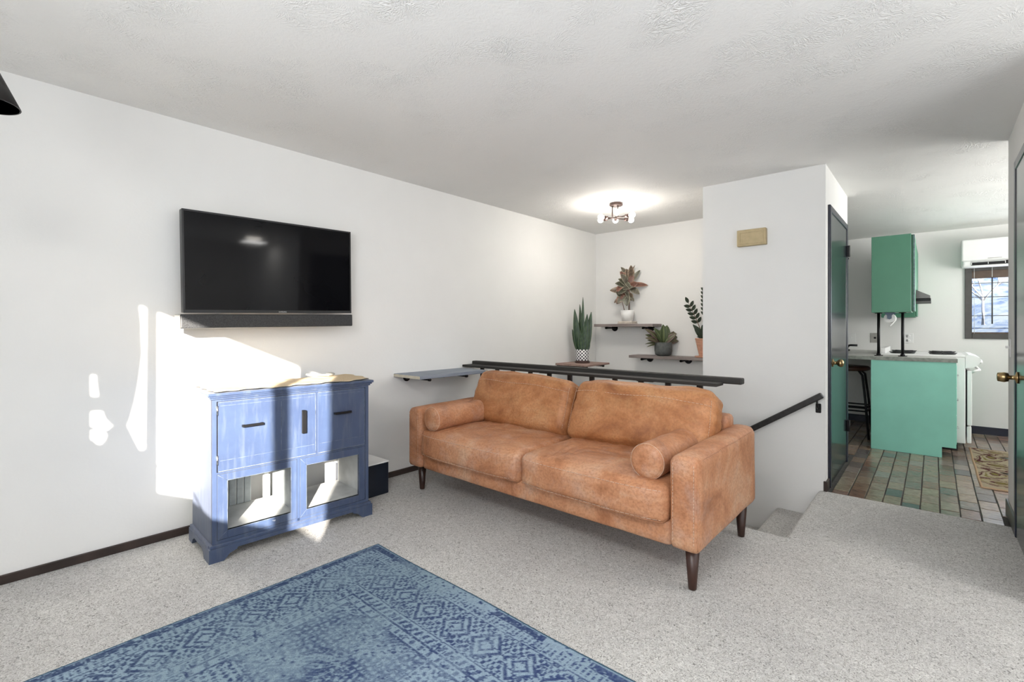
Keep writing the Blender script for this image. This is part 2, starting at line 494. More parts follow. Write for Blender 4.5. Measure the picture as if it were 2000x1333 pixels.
# floor: carpet with stair opening, rounded nosings
fm = MB()
fy0, fy1 = 3.14, YC
fm.box(XL, XE, YB, fy0 - .03, -0.25, 0)
fm.box(-0.62, XE, fy0 - .03, fy1, -0.25, 0)
fm.box(XL, -0.62, fy0 - .03, fy0 - .0301, -0.25, -0.03)
def nosing(x0, x1, y0, y1, axis):
    n = 8; r = 0.03
    if axis == 'y':      # edge faces +Y
        pts = [(y0, -0.25), (y0, 0)] + [(y1 - r + r * math.sin(PI / 2 * k / n), -r + r * math.cos(PI / 2 * k / n)) for k in range(n + 1)] + [(y1, -0.25)]
        fm.prism(pts, x0, x1, 'YZ')
    else:                # edge faces -X
        pts = [(x1, -0.25), (x1, 0)] + [(x0 + r - r * math.sin(PI / 2 * k / n), -r + r * math.cos(PI / 2 * k / n)) for k in range(n + 1)] + [(x0, -0.25)]
        fm.prism(pts, y0, y1, 'XZ')
nosing(XL, -0.62, fy0 - .03, fy0, 'y')
nosing(-0.65, -0.62, fy0, fy1, 'x')
struct('floor', fm, 'carpet', 'light grey flecked wall-to-wall carpet')

# stairs going down to the left
st = thing('staircase', 'carpeted stairs going down beside the sofa, only top tread seen', 'stairs', (-0.65, 3.67, -0.2))
for k in range(6):
    t = MB()
    x1 = -0.65 - 0.26 * k; z = -0.2 * (k + 1); r = .03; x0 = x1 - 0.285
    pts = [(x1 - .001, z - .2), (x1 - .001, z)] + [(x0 + r - r * math.sin(PI / 2 * q / 6), z - r + r * math.cos(PI / 2 * q / 6)) for q in range(7)] + [(x0, z - .045), (x0 + .025, z - .05), (x0 + .025, z - .2)]
    t.prism([(a + .65, b + .2) for a, b in pts], 3.141 - 3.67, YC - .001 - 3.67, 'XZ')
    o = t.build('tread', 'carpet', st)
struct('floor_lower', MB().box(XL, -0.65, 3.0, YN, LOW - .1, LOW), 'carpet')
struct('wall_stair_side', MB().box(XL, -0.65, fy0 - .08, fy0 - .031, LOW, -0.25).box(-0.62, -0.55, fy0 - .08, YC, LOW, -0.25), 'wall')

# kitchen tiled floor
kf = struct('floor_tiled', MB().box(-0.6, XE, YC, YK, -0.1, -0.006).box(-2.5, -0.6, YN + .11, YK, -0.1, -0.006), 'grout', 'kitchen floor of brick-shaped brown and grey slate-look tiles')
def proj(X, Y, Z):
    f = (-math.sin(TH), math.cos(TH)); r = (math.cos(TH), math.sin(TH))
    D = X * f[0] + Y * f[1]; R = X * r[0] + Y * r[1]
    return 1000 + 929 * R / D, 640 - 929 * (Z - CAM_H) / D, D
tm = MB(); tm.box(-.0470, .0470, -.0952, .0952, -.012, 0, 0.002, 1)
proto = tm.build('tile', 'tile', kf)
cand = []
for i in range(-19, 24):
    xc = -0.017 + 0.1 * i
    for j in range(-1, 18):
        yc = YC + 0.1 + 0.2 * j + (0.1 if i % 2 else 0.0) + 0.004 * ((i * 7) % 3)
        y0 = max(yc - .0985, YC + .002); y1 = min(yc + .0985, YK - .002)
        if y1 - y0 < 0.03: continue
        if xc - .0455 < -0.6 and y0 < YN + .115: continue
        if xc > XR - .05 and y1 < 4.47 + .0: continue
        cand.append((xc, (y0 + y1) / 2, (y1 - y0) / .197))
vis = []; rest = []
for c3 in cand:
    u, v, D = proj(c3[0], c3[1], 0)
    under = (-0.46 < c3[0] < 0.08 and c3[1] > 6.08)
    if 1600 < u < 1985 and v > 815 and not under: vis.append((D, c3))
    else: rest.append(c3)
vis.sort(); rest += [q[1] for q in vis[290:]]; vis = vis[:290]
first = True
rr = random.Random(3)
for D, (xc, yc, sy) in vis:
    o = proto if first else proto.copy()
    if not first: COL.objects.link(o); o.parent = kf
    first = False
    o.location = (xc + rr.uniform(-.001, .001), yc, rr.uniform(-.0012, .0008)); o.scale = (1, sy, 1)
    o.rotation_euler = (rr.uniform(-.004, .004), rr.uniform(-.004, .004), rr.uniform(-.006, .006))
tr_ = MB()
for xc, yc, sy in rest:
    tr_.box(xc - .047, xc + .047, yc - .0952 * sy, yc + .0952 * sy, -.012, 0)
o = tr_.build('tile', 'tile', kf); o['kind'] = 'stuff'

struct('added_sun_screen', MB().box(4.2, 4.35, -2.6, 9.5, -1.5, 3.3), 'wall')  # unseen outdoor screen, added to keep direct sun out of the right-hand windows

# baseboards
bh = 0.045
struct('baseboard_left', MB().box(XL, XL + .014, YB, 3.1, 0, bh, .003, 1), 'base', 'dark brown baseboard, scuffed')
struct('baseboard_closet', MB().box(-0.6, -0.588, YC, 4.298, 0, .075, .002, 1).box(-0.612, -0.588, YC - .012, YC, 0, .075, .002, 1), 'base')
struct('baseboard_right', MB().box(XR - .012, XR, 4.05, 4.47, 0, .10, .003, 1).box(XR - .012, XR + .1, 4.47, 4.482, 0, .10, .002, 1), 'darkgrey')
struct('baseboard_kitchen', MB().box(-2.5, XE, YK - .014, YK, -.008, .085, .003, 1), 'doorframe')

# ------------------------------------------------------------------ doors
d1 = struct_root('door_1', 'narrow black glossy closet door with dark frame and brass knob', (-0.6, 4.79, 0))
X0 = 0.0
def dframe(x_face, y0, y1, top, w, d, parent, sgn, mat='doorframe'):
    b = MB()
    xa, xb = sorted((x_face, x_face + sgn * d))
    b.box(xa, xb, y0, y0 + w, 0.0, top, .004, 1).box(xa, xb, y1 - w, y1, 0.0, top, .004, 1).box(xa, xb, y0 + w, y1 - w, top - w, top, .004, 1)
    return b.build('door_frame', mat, parent)
dframe(0, 4.298 - 4.79, 5.286 - 4.79, 2.155, .05, .018, d1, 1)
MB().box(.001, .012, -.44, .444, .012, 2.103, .002, 1).build('door_leaf', 'door', d1)
for z in (1.86, 0.28):
    MB().box(.012, .034, .435, .475, z, z + .10, .003, 1).cyl((.03, .445, z), (.03, .445, z + .10), .008).build('hinge', 'black', d1)
kb = MB().lathe([(.0, 0), (.03, .0), (.032, .006), (.014, .012), (.012, .03), (.022, .036), (.030, .05), (.028, .066), (.014, .075), (0.001, .076)], (.012, 4.415 - 4.79, 0.945), 24, (1, 0, 0))
kb.build('door_knob', 'brass', d1, label='round brass door knob')

d2 = struct_root('door_2', 'dark navy black door with brass knob at right edge', (XR, 3.66, 0))
dframe(0, 3.2 - 3.66, 4.05 - 3.66, 2.19, .055, .012, d2, -1)
MB().box(-.008, -.001, -.404, .334, .012, 2.134, .002, 1).build('door_leaf', 'door', d2)
kb = MB().lathe([(.0, 0), (.032, .0), (.034, .006), (.013, .012), (.012, .034), (.024, .038), (.029, .055), (.024, .082), (.014, .084), (0.001, .084)], (-.008, 3.91 - 3.66, 0.935), 24, (-1, 0, 0))
kb.build('door_knob', 'brass', d2, label='tapered brass door knob')

# light switch on right wall end
sw = thing('light_switch', 'white toggle light switch on narrow wall beside the right door', 'switch', (XR, 4.36, 1.09))
MB().box(-.006, 0, -.036, .036, -.06, .06, .003, 1).build('plate', 'whiteplastic', sw)
MB().box(-.022, -.006, -.005, .005, -.003, .014, .002, 1).build('toggle', 'whiteplastic', sw)

# ------------------------------------------------------------------ windows
def window_frame(root, x0, x1, z0, z1, y, w, d, mat='darkgrey'):
    b = MB()
    b.box(x0, x0 + w, y, y + d, z0, z1, .003, 1).box(x1 - w, x1, y, y + d, z0, z1, .003, 1)
    b.box(x0 + w, x1 - w, y, y + d, z0, z0 + w, .003, 1).box(x0 + w, x1 - w, y, y + d, z1 - w, z1, .003, 1)
    return b.build('window_frame', mat, root)

M['frame'] = plain('dark_bronze_frame', (0.06, 0.055, 0.05), 0.4)
w1 = struct_root('window_1', 'kitchen window with dark frame looking on a snowy hillside', (0.747, YK, 1.51))
window_frame(w1, wx0 - .747, wx1 - .747, wz0 - 1.51, wz1 - 1.51, -.02, .06, .06, 'frame')
MB().box(-.42, .42, .01, .025, -.37, -.345).build('sill_track', 'brownblind', w1)
MB().box(-.42, .42, -.01, .03, .275, .37, .003, 1).build('blind_headrail', 'brownblind', w1)
MB().box(-.415, .415, .06, .066, -.37, .37).build('pane', 'glass', w1)
for z in (.22, .06, -.155, -.30):
    MB().box(-.415, .415, .045, .052, z - .0035, z + .0035).build('muntin', 'frame', w1)
cd = MB()
cd.cyl((-.395, -.025, -.36), (-.395, -.025, .42), .002, n=6)
cd.cyl((-.25, -.035, .05), (-.25, -.035, .42), .0025, n=6)
cd.build('blind_cord', 'whiteplastic', w1)
MB().cyl((-.25, -.035, -.25), (-.25, -.035, .28), .006, n=8).build('blind_wand', 'frame', w1)

w2 = struct_root('window_2', None, (-.16, YB - .06, 1.66))
window_frame(w2, bx0 + .16, bx1 + .16, bz0 - 1.66 - .0, bz1 - 1.66, -.04, .035, .05, 'white')
MB().box(.494 + .16, .577 + .16, -.04, .0, bz0 - 1.66, bz1 - 1.66).build('mullion', 'white', w2)
MB().box(bx0 + .195, bx1 + .125, -.02, -.016, bz0 - 1.64, bz1 - 1.68).build('pane', 'glass', w2)
w3 = struct_root('added_window_3', None, (XE + .06, .9, 1.4))  # unseen window, added to bring soft light across to the left wall
MB().box(-.02, .02, -1.15, -1.09, -.75, .8).box(-.02, .02, 1.09, 1.15, -.75, .8).box(-.02, .02, -1.09, 1.09, -.75, -.69).box(-.02, .02, -1.09, 1.09, .74, .8).box(-.02, .02, -.03, .03, -.69, .74).build('window_frame', 'white', w3)
MB().box(.0, .004, -1.09, 1.09, -.69, .74).build('pane', 'glass', w3)
w4 = struct_root('window_4', None, (XE + .06, 5.95, 1.57))
MB().box(-.02, .02, -.8, -.75, -.62, .63).box(-.02, .02, .75, .8, -.62, .63).box(-.02, .02, -.75, .75, -.62, -.57).box(-.02, .02, -.75, .75, .58, .63).build('window_frame', 'white', w4)
MB().box(.0, .004, -.75, .75, -.57, .58).build('pane', 'glass', w4)

# curtains behind the camera (their gaps let the slivers of sun on the left wall)
def flat_shape(name, outer, holes, y, thick, mat, label, cat):
    cu = bpy.data.curves.new(name, 'CURVE'); cu.dimensions = '2D'; cu.fill_mode = 'BOTH'; cu.extrude = thick / 2
    for loop in [outer] + holes:
        sp = cu.splines.new('POLY'); sp.points.add(len(loop) - 1); sp.use_cyclic_u = True
        for p, q in zip(sp.points, loop): p.co = (q[0], q[1], 0, 1)
    tmp = bpy.data.objects.new(name + '_tmp', cu); COL.objects.link(tmp)
    bpy.context.view_layer.update()
    dg = bpy.context.evaluated_depsgraph_get()
    me = bpy.data.meshes.new_from_object(tmp.evaluated_get(dg))
    bpy.data.objects.remove(tmp)
    me.transform(Matrix.Translation((0, y, 0)) @ Matrix.Rotation(PI / 2, 4, 'X'))
    me.name = name
    me.materials.clear(); me.materials.append(M[mat])
    o = bpy.data.objects.new(name, me); COL.objects.link(o)
    return tag(o, label, cat)

slits = [
    [(-0.935, 2.14), (-0.92, 2.15), (-0.902, 2.15), (-0.904, 1.885), (-0.911, 1.325), (-0.928, 1.314), (-0.946, 1.337), (-1.007, 1.435), (-0.992, 1.468), (-0.961, 1.569), (-0.935, 1.697), (-0.914, 1.854), (-0.921, 2.013)],
    [(-1.218, 1.65), (-1.2, 1.658), (-1.196, 1.601), (-1.185, 1.552), (-1.217, 1.546)],
    [(-1.218, 1.458), (-1.164, 1.474), (-1.146, 1.438), (-1.107, 1.41), (-1.141, 1.379), (-1.217, 1.386)],
    [(-1.217, 1.366), (-1.141, 1.362), (-1.146, 1.33), (-1.174, 1.297), (-1.218, 1.32)]]
cur_l = flat_shape('curtain', [(-1.5, .95), (-.817, .95), (-.817, 2.3), (-1.5, 2.3)], slits, -1.1, .004, 'curtain',
           'pale curtain with narrow gaps at the left of the window behind', 'curtain')
flat_shape('curtain', [(.72, .95), (.723, 1.262), (.732, 1.565), (.796, 1.812), (.773, 1.833), (.778, 2.021), (.78, 2.3), (1.25, 2.3), (1.25, .95)], [], -1.1, .004, 'curtain',
           'pale curtain at the right of the window behind', 'curtain')
tag(MB().cyl((-1.6, -1.1, 2.31), (1.35, -1.1, 2.31), .012).build('curtain_rod', 'black'), 'black curtain rod above the window behind', 'curtain rod')
MB().tube([(-.83, -1.115, 1.265), (-.6, -1.115, 1.19), (-.3, -1.115, 1.10)], .006).build('tie_cord', 'whiteplastic', cur_l)

# ------------------------------------------------------------------ outdoors beyond the kitchen window
V = []; Fq = []
nx, ny = 40, 30
for j in range(ny):
    for i in range(nx):
        x = -14 + 40 * i / (nx - 1); y = 11 + 30 * j / (ny - 1)
        z = -1.2 + 0.23 * (y - 11) + 0.8 * mnoise.noise(Vector((x * .2, y * .2, 0)))
        V.append((x, y, z))
for j in range(ny - 1):
    for i in range(nx - 1):
        a = j * nx + i; Fq.append((a, a + 1, a + nx + 1, a + nx))
hl = mesh_from('snowy_hillside', V, Fq, 'hill'); tag(hl, 'snow covered hillside seen through the kitchen window', 'hillside')

def tree(x, y, z, hgt, seed, label):
    r = random.Random(seed); mb = MB()
    def br(p, d, ln, rad, dep):
        q = p + d * ln
        mb.tube([p, (p + q) / 2 + Vector((r.uniform(-.04, .04), 0, r.uniform(-.04, .04))) * ln, q], [rad, rad * .8, rad * .6], 5)
        if dep == 0: return
        for _ in range(4):
            nd = (d + Vector((r.uniform(-.8, .8), r.uniform(-.5, .5), r.uniform(-.2, .6)))).normalized()
            br(p + (q - p) * r.uniform(.6, 1), nd, ln * r.uniform(.55, .75), rad * .55, dep - 1)
    br(Vector((0, 0, 0)), Vector((0, 0, 1)), hgt * .22, .05, 5)
    o = mb.build('bare_tree', 'bark'); o.location = (x, y, z)
    tag(o, label, 'tree')
tree(2.9, 19.5, 0.9, 4.6, 4, 'frosted bare tree at the right of the kitchen window view')
tree(1.2, 21.5, 1.3, 4.4, 9, 'frosted bare tree at the left of the kitchen window view')

# ------------------------------------------------------------------ sofa
def rounded(hx, hy, hz, r, n=14, crown=0, fcrown=0, wr=0.0, seed=0, squash=None, wrf=None):
    """rounded box surface as (verts, faces), crown bulges the +Z face, fcrown the -Y face"""
    vs = {}; V = []; Fc = []
    def idx(p):
        k = (round(p[0], 5), round(p[1], 5), round(p[2], 5))
        if k not in vs:
            vs[k] = len(V); V.append(Vector(p))
        return vs[k]
    dims = (hx, hy, hz)
    for ax in range(3):
        a, b = [(1, 2), (2, 0), (0, 1)][ax]
        na = max(6, int(n * dims[a] / .25)); nb = max(6, int(n * dims[b] / .25))
        for sgn in (-1, 1):
            g = []
            for i in range(na + 1):
                row = []
                for j in range(nb + 1):
                    p = [0, 0, 0]
                    p[ax] = sgn * dims[ax]
                    s_ = -math.cos(PI * i / na) * .35 + (2 * i / na - 1) * .65
                    t_ = -math.cos(PI * j / nb) * .35 + (2 * j / nb - 1) * .65
                    p[a] = s_ * dims[a]; p[b] = t_ * dims[b]
                    row.append(idx(p))
                g.append(row)
            for i in range(na):
                for j in range(nb):
                    q = (g[i][j], g[i + 1][j], g[i + 1][j + 1], g[i][j + 1])
                    Fc.append(q if sgn > 0 else tuple(reversed(q)))
    out = []
    for p in V:
        inn = Vector((max(-(hx - r), min(hx - r, p.x)), max(-(hy - r), min(hy - r, p.y)), max(-(hz - r), min(hz - r, p.z))))
        d = p - inn
        q = inn + d.normalized() * r if d.length > 1e-6 else p.copy()
        u = p.x / hx; v = p.y / hy; w = p.z / hz
        if crown: q.z += crown * (1 - u ** 4) * (1 - v ** 4) * max(0, w)
        if fcrown: q.y -= fcrown * (1 - u ** 4) * (1 - w ** 4) * max(0, -v)
        if squash: q = squash(q, u, v, w)
        if wr:
            nn = mnoise.noise(Vector((q.x * 5 + seed, q.y * 5, q.z * 5)))
            n2 = wrf(q, u, v, w) if wrf else 0
            nrm = (d.normalized() if d.length > 1e-6 else Vector((0, 0, 0)))
            q = q + nrm * (wr * nn + n2)
        out.append(q)
    return out, Fc


def rbox(name, c, h, r, mat, parent, rx=0.0, stitches=(), **kw):
    v, f = rounded(*h, r, **kw)
    Mx = Matrix.Translation(c) @ Matrix.Rotation(rx, 4, 'X')
    return mesh_from(name, [Mx @ p for p in v], f, mat, parent), Mx


def stitch_mesh(paths, parent, rad=.0013, dash=.011, gap=.006, name='stitching'):
    mb = MB()
    for pts in paths:
        pts = [Vector(p) for p in pts]
        acc = 0.0; pos = 0.0
        for a, b in zip(pts, pts[1:]):
            ln = (b - a).length; d = (b - a) / max(ln, 1e-9); s_ = 0.0
            while s_ < ln:
                e = min(s_ + dash, ln)
                if e - s_ > .003: mb.cyl(a + d * s_, a + d * e, rad, n=4)
                s_ = e + gap
    return mb.build(name, 'stitch', parent, kind='stuff')


def seam_tube(pts, parent, rad=.0022, name='seam'):
    return MB().tube(pts, rad, 6).build(name, 'leather', parent)


SX, SY = -1.85, 2.585
sofa = thing('sofa', 'long tan leather two-seat sofa with visible stitching and tapered legs', 'sofa', (SX, SY, 0))
def sl(x, y, z): return (x - SX, y - SY, z)
def wr_arm(q, u, v, w): return 0
# arms
for side, xa, xb in (('l', -2.92, -2.776), ('r', -0.920, -0.780)):
    def sq(q, u, v, w): 
        q.z += .012 * (1 - u * u) * max(0, w) + .012 * (v * .5) * max(0, w)
        return q
    rbox('arm', sl((xa + xb) / 2, 2.585, 0.412), ((xb - xa) / 2, .455, .215), .030, 'leather', sofa, wr=.003, seed=xa, squash=sq)
    pth = []
    ins = .022
    for xx in (xa + ins, xb - ins):
        pth.append([sl(xx, 2.1285, .24 + .03 * k) for k in range(13)])
    outx = xb + .0012 if side == 'r' else xa - .0012
    stitch_mesh(pth, sofa)
    if side == 'r':
        seam_tube([sl(outx - .004, 2.16 + .05 * k, .618 + .002 * math.sin(k)) for k in range(17)], sofa)
        seam_tube([sl(xb - .004, 2.132, .22 + .03 * k) for k in range(14)], sofa)
# base rail and back frame
rbox('base_rail', sl(-1.85, 2.58, .252), (.935, .425, .062), .025, 'leather', sofa, wr=.002, seed=3)
def sqb(q, u, v, w): q.z -= .0; return q
rbox('back_frame', sl(-1.85, 2.965, .47), (.955, .07, .235), .03, 'leather', sofa, wr=.002, seed=5)
# seat cushions
def wr_seat(q, u, v, w):
    # fan wrinkles on the top radiating from the front
    if w < .5: return .0025 * math.sin(q.x * 60 + 6 * mnoise.noise(q * 6)) * max(0, 1 - abs(v + 1)) * .6
    a = math.sin(70 * (q.y * .55 - q.x * .5 + .35 * mnoise.noise(q * 3.2)))
    return .0055 * a * (1 - abs(u) ** 2) * (1 - v * v) * max(0, w) * (0.6 + mnoise.noise(q * 4))
for (xa, xb, sd) in ((-2.774, -1.832, 1), (-1.828, -0.922, 2)):
    hx = (xb - xa) / 2
    def sq(q, u, v, w):
        # softer front, loose corners
        q.y += .018 * u ** 6 * max(0, -v)
        return q
    c0 = sl((xa + xb) / 2, 2.46, .385)
    o, Mx = rbox('seat_cushion', c0, (hx, .355, .095), .042, 'leather', sofa, crown=.022, fcrown=.018, wr=.010, seed=sd * 9, squash=sq, wrf=wr_seat, n=40)
    def front(z, off, ex=.03):
        pts = []
        for k in range(33):
            u = -1 + 2 * k / 32
            x = c0[0] + u * (hx - ex)
            w = (z - c0[2]) / .095
            y = c0[1] - .355 - .018 * (1 - u ** 4) * (1 - w ** 4) + .018 * u ** 6 - off
            pts.append((x, y, z))
        return pts
    stitch_mesh([front(.455, .003), front(.318, .003)], sofa)
    seam_tube(front(.310, -.002, .02), sofa)
# back cushions
def wr_back(q, u, v, w):
    e = max(0, abs(u) - .55) / .45
    top = max(0, w - .45) / .55
    a = math.sin(75 * q.z + 9 * mnoise.noise(q * 4)) * e * .5 + math.sin(70 * q.x + 30 * q.z + 6 * mnoise.noise(q * 3)) * top * .0 + .9 * top * math.sin(22 * q.x + 40 * q.y + 9 * mnoise.noise(q * 3)) * (.3 + abs(mnoise.noise(q * 5)))
    return .0055 * a
for (xa, xb, sd, tilt) in ((-2.80, -1.858, 1, 0.0), (-1.852, -0.90, 2, 0.0)):
    hx = (xb - xa) / 2
    def sq(q, u, v, w, sd=sd):
        q.z -= .022 * (abs(u) ** 5) * max(0, w)
        if sd == 1: q.z += .016 * (-u) * max(0, w)
        q.x *= 1 - .02 * max(0, w)
        return q
    cc = sl((xa + xb) / 2, 2.765, .655)
    o, Mx = rbox('back_cushion', cc, (hx, .095, .212), .065, 'leather_gold', sofa, rx=-.36, fcrown=.035, wr=.014, seed=sd * 5, squash=sq, wrf=wr_back, n=40)
    def bp(u, w, off=.0):
        hy = .095; r = .065; hz = .212
        x = u * hx * (1 - .02 * max(0, w)); z = w * hz
        # distance to rounded edge
        dz = max(0, abs(z) - (hz - r)); dx = max(0, abs(u * hx) - (hx - r)); d = min(r, math.hypot(dx, dz))
        y = -(hy - r) - math.sqrt(max(0, r * r - d * d)) - .035 * (1 - u ** 4) * (1 - w ** 4) - off
        z -= .022 * abs(u) ** 5 * max(0, w)
        if sd == 1: z += .016 * (-u) * max(0, w)
        return Mx @ Vector((x, y, z))
    line = [bp(-.95 + 1.9 * k / 40, .52 + .02 * math.sin(k * .3), .006) for k in range(41)]
    sides = [[bp(s_ * .955, -.75 + 1.45 * k / 20, .004) for k in range(21)] for s_ in (-1, 1)]
    stitch_mesh([line] + sides, sofa)
# legs
for (x, y, tx, ty) in ((-2.89, 2.24, 0, 0), (-0.84, 2.215, 0, 0), (-0.84, 2.965, 0, 0), (-2.89, 2.965, 0, 0)):
    MB().lathe([(.012, 0), (.0175, .002), (.019, .01), (.033, .20), (.0, .201)], sl(x, y, 0), 20).build('leg', 'dark_wood', sofa)

# bolsters
def bolster(x, y0, y1, z, r, label, dx=0.0):
    t = thing('bolster_cushion', label, 'cushion', (x, (y0 + y1) / 2, z - r), group='round bolster cushions on the sofa')
    h = (y1 - y0) / 2
    n = 40; prof = []
    for k in range(9):
        a = PI / 2 * k / 8
        prof.append((r * (.0001 + .86 * math.sin(a) ** .8), -h - .012 * math.cos(a)))
    for k in range(1, 7):
        a = PI / 2 * k / 6
        prof.append((r * .86 + r * .14 * math.sin(a), -h + .02 * (1 - math.cos(a))))
    prof2 = prof + [(r * (1 + .015 * math.sin(k)), -h + .03 + (2 * h - .06) * k / 14) for k in range(15)] + [(a, -b) for a, b in reversed(prof)]
    mb = MB(); mb.lathe(prof2, (0, 0, r), n, (dx, 1, 0))
    for v in mb.bm.verts:
        v.co += Vector((0, 0, 1)) * .003 * mnoise.noise(v.co * 9)
    mb.build('cover', 'leather', t)
    d = Vector((dx, 1, 0)).normalized()
    ring = []
    for k in range(49):
        a = 2 * PI * k / 48
        p = Vector((math.cos(a), 0, math.sin(a))) * (r * .985)
        p = Vector((p.x, -p.x * dx, p.z)) - d * (h - .008)
        ring.append(p + Vector((0, 0, r)))
    stitch_mesh([ring], t, .0014)
    return t
bolster(-1.045, 2.165, 2.63, .566, .088, 'tan leather bolster cushion against the right arm of the sofa')
bolster(-2.675, 2.15, 2.64, .566, .086, 'tan leather bolster cushion against the left arm of the sofa')

# ------------------------------------------------------------------ tv and soundbar
roll = math.radians(1.15)
tv = thing('television', 'wall-mounted black flat screen television, hanging very slightly crooked', 'television', (-3.20, 1.3045, 1.611))
tv.rotation_euler = (roll, .017, 0)
hw, hh = .5225, .297
MB().box(-.045, 0, -hw, hw, -hh, hh, .004, 2).build('casing', 'tvbezel', tv)
MB().box(.0, .0025, -hw + .010, hw - .010, -hh + .018, hh - .010).build('screen', 'screen', tv)
b = MB()
b.box(0, .005, -hw, -hw + .009, -hh, hh).box(0, .005, hw - .009, hw, -hh, hh).box(0, .005, -hw + .009, hw - .009, hh - .009, hh).box(0, .005, -hw + .009, hw - .009, -hh, -hh + .017)
b.build('bezel', 'tvbezel', tv)
MB().box(-.075, -.045, -.2, .2, -.16, .16, .01, 2).box(-.108, -.075, -.12, .12, -.1, .1).build('wall_bracket', 'black', tv)
cu = bpy.data.curves.new('logo', 'FONT'); cu.body = 'SAMSUNG'; cu.size = .011; cu.extrude = .0003; cu.align_x = 'CENTER'
tmp = bpy.data.objects.new('tmp', cu); COL.objects.link(tmp); bpy.context.view_layer.update()
me = bpy.data.meshes.new_from_object(tmp.evaluated_get(bpy.context.evaluated_depsgraph_get())); bpy.data.objects.remove(tmp)
me.transform(Matrix.Translation((.0055, .03, -hh + .004)) @ Matrix.Rotation(PI / 2, 4, 'Z') @ Matrix.Rotation(PI / 2, 4, 'X'))
me.materials.clear(); me.materials.append(M['whiteplastic'])
o = bpy.data.objects.new('brand_mark', me); COL.objects.link(o); o.parent = tv

sb = thing('soundbar', 'long dark grey fabric soundbar fixed on wall right under the television', 'soundbar', (-3.13, 1.28, 1.2625))
sb.rotation_euler = (math.radians(1.05), 0, 0)
MB().box(-.09, -.001, -.523, .523, -.041, .041, .006, 2).build('housing', 'tvbezel', sb)
MB().box(-.012, .0015, -.516, .516, -.0385, .0385, .004, 2).build('grille', 'speaker_mesh', sb)
MB().box(-.094, -.004, -.530, -.522, -.041, .041, .004, 2).build('end_cap', 'gadget', sb)
MB().box(-.17, -.09, -.3, -.27, -.02, .03).build('mount', 'black', sb); MB().box(-.17, -.09, .27, .3, -.02, .03).build('mount', 'black', sb)

# ------------------------------------------------------------------ blue cabinet
cab = thing('cabinet', 'distressed navy blue cabinet with open lower compartments, against the left wall', 'cabinet', (-2.797, .81, 0), math.radians(2.6) * -1)
# local: x = depth (0 = front, negative to wall), y along front (0..0.895), z up
cw, cdp = .895, .405
MB().box(-cdp, -.002, .004, .022, .085, .845).build('side_panel', 'blue', cab)
MB().box(-cdp, -.002, cw - .022, cw - .004, .085, .845).build('side_panel', 'blue', cab)
t = MB()
t.box(-cdp - .0, .024, -.022, cw + .022, .862, .878, .004, 2).box(-cdp, .016, -.014, cw + .014, .853, .863, .003, 2).box(-cdp, .008, -.006, cw + .006, .843, .854, .002, 1)
t.build('top', 'blue', cab)
# face frame
f = MB()
f.box(-.018, 0, .004, .026, .09, .845).box(-.018, 0, cw - .026, cw - .004, .09, .845).box(-.018, 0, .026, cw - .026, .832, .845).box(-.018, 0, .026, cw - .026, .452, .460)
f.box(-.018, 0, .548, .554, .46, .832).box(-.018, 0, .436, .452, .09, .452).box(-.018, 0, .026, cw - .026, .085, .105)
f.build('face_frame', 'blue', cab)
# left door (wide, with vertical pull near its right edge)
def pull(y0, z0, y1, z1, parent):
    p = MB()
    if abs(y1 - y0) > abs(z1 - z0):
        p.box(.016, .026, y0, y1, z0 - .007, z0 + .007, .002, 1).box(.0, .018, y0, y0 + .012, z0 - .006, z0 + .006).box(.0, .018, y1 - .012, y1, z0 - .006, z0 + .006)
    else:
        p.box(.016, .028, y0 - .013, y0 + .013, z0, z1, .003, 1).box(.0, .018, y0 - .007, y0 + .007, z0, z0 + .014).box(.0, .018, y0 - .007, y0 + .007, z1 - .014, z1)
    p.build('pull_handle', 'black', parent)
def face_door(y0, y1, z0, z1, name='door', grooves=()):
    d = MB().box(-.016, .004, y0, y1, z0, z1, .002, 1).build(name, 'blue', cab)
    e = MB()
    e.box(.0038, .0048, y0 + .003, y1 - .003, z1 - .004, z1 - .002).box(.0038, .0048, y0 + .003, y1 - .003, z0 + .002, z0 + .005)
    e.box(.0038, .0048, y1 - .005, y1 - .003, z0 + .02, z1 - .01)
    e.box(.0038, .0045, y0 + .01, y1 - .01, z0 + .058, z0 + .0592)
    e.box(.0038, .0045, y0 + .01, y1 - .01, z1 - .022, z1 - .0208)
    for g in grooves: e.box(.0038, .0046, g, g + .002, z0 + .06, z1 - .03)
    e.build('worn_edge', 'bluewear', d)
    return d
dl = face_door(.030, .546, .462, .83, grooves=(.345,))
pull(.142, .69, .247, .69, dl); pull(.468, .60, .468, .735, dl)
MB().box(-.001, .0008, .0245, .0297, .462, .832).build('shadow_gap', 'black', cab)
for z in (.76, .50):
    MB().cyl((.004, .027, z), (.004, .027, z + .05), .005, n=8).box(-.004, .0055, .024, .030, z, z + .05).build('hinge', 'chrome', dl)
dr = face_door(.556, cw - .03, .462, .83)
pull(.655, .69, .765, .69, dr)
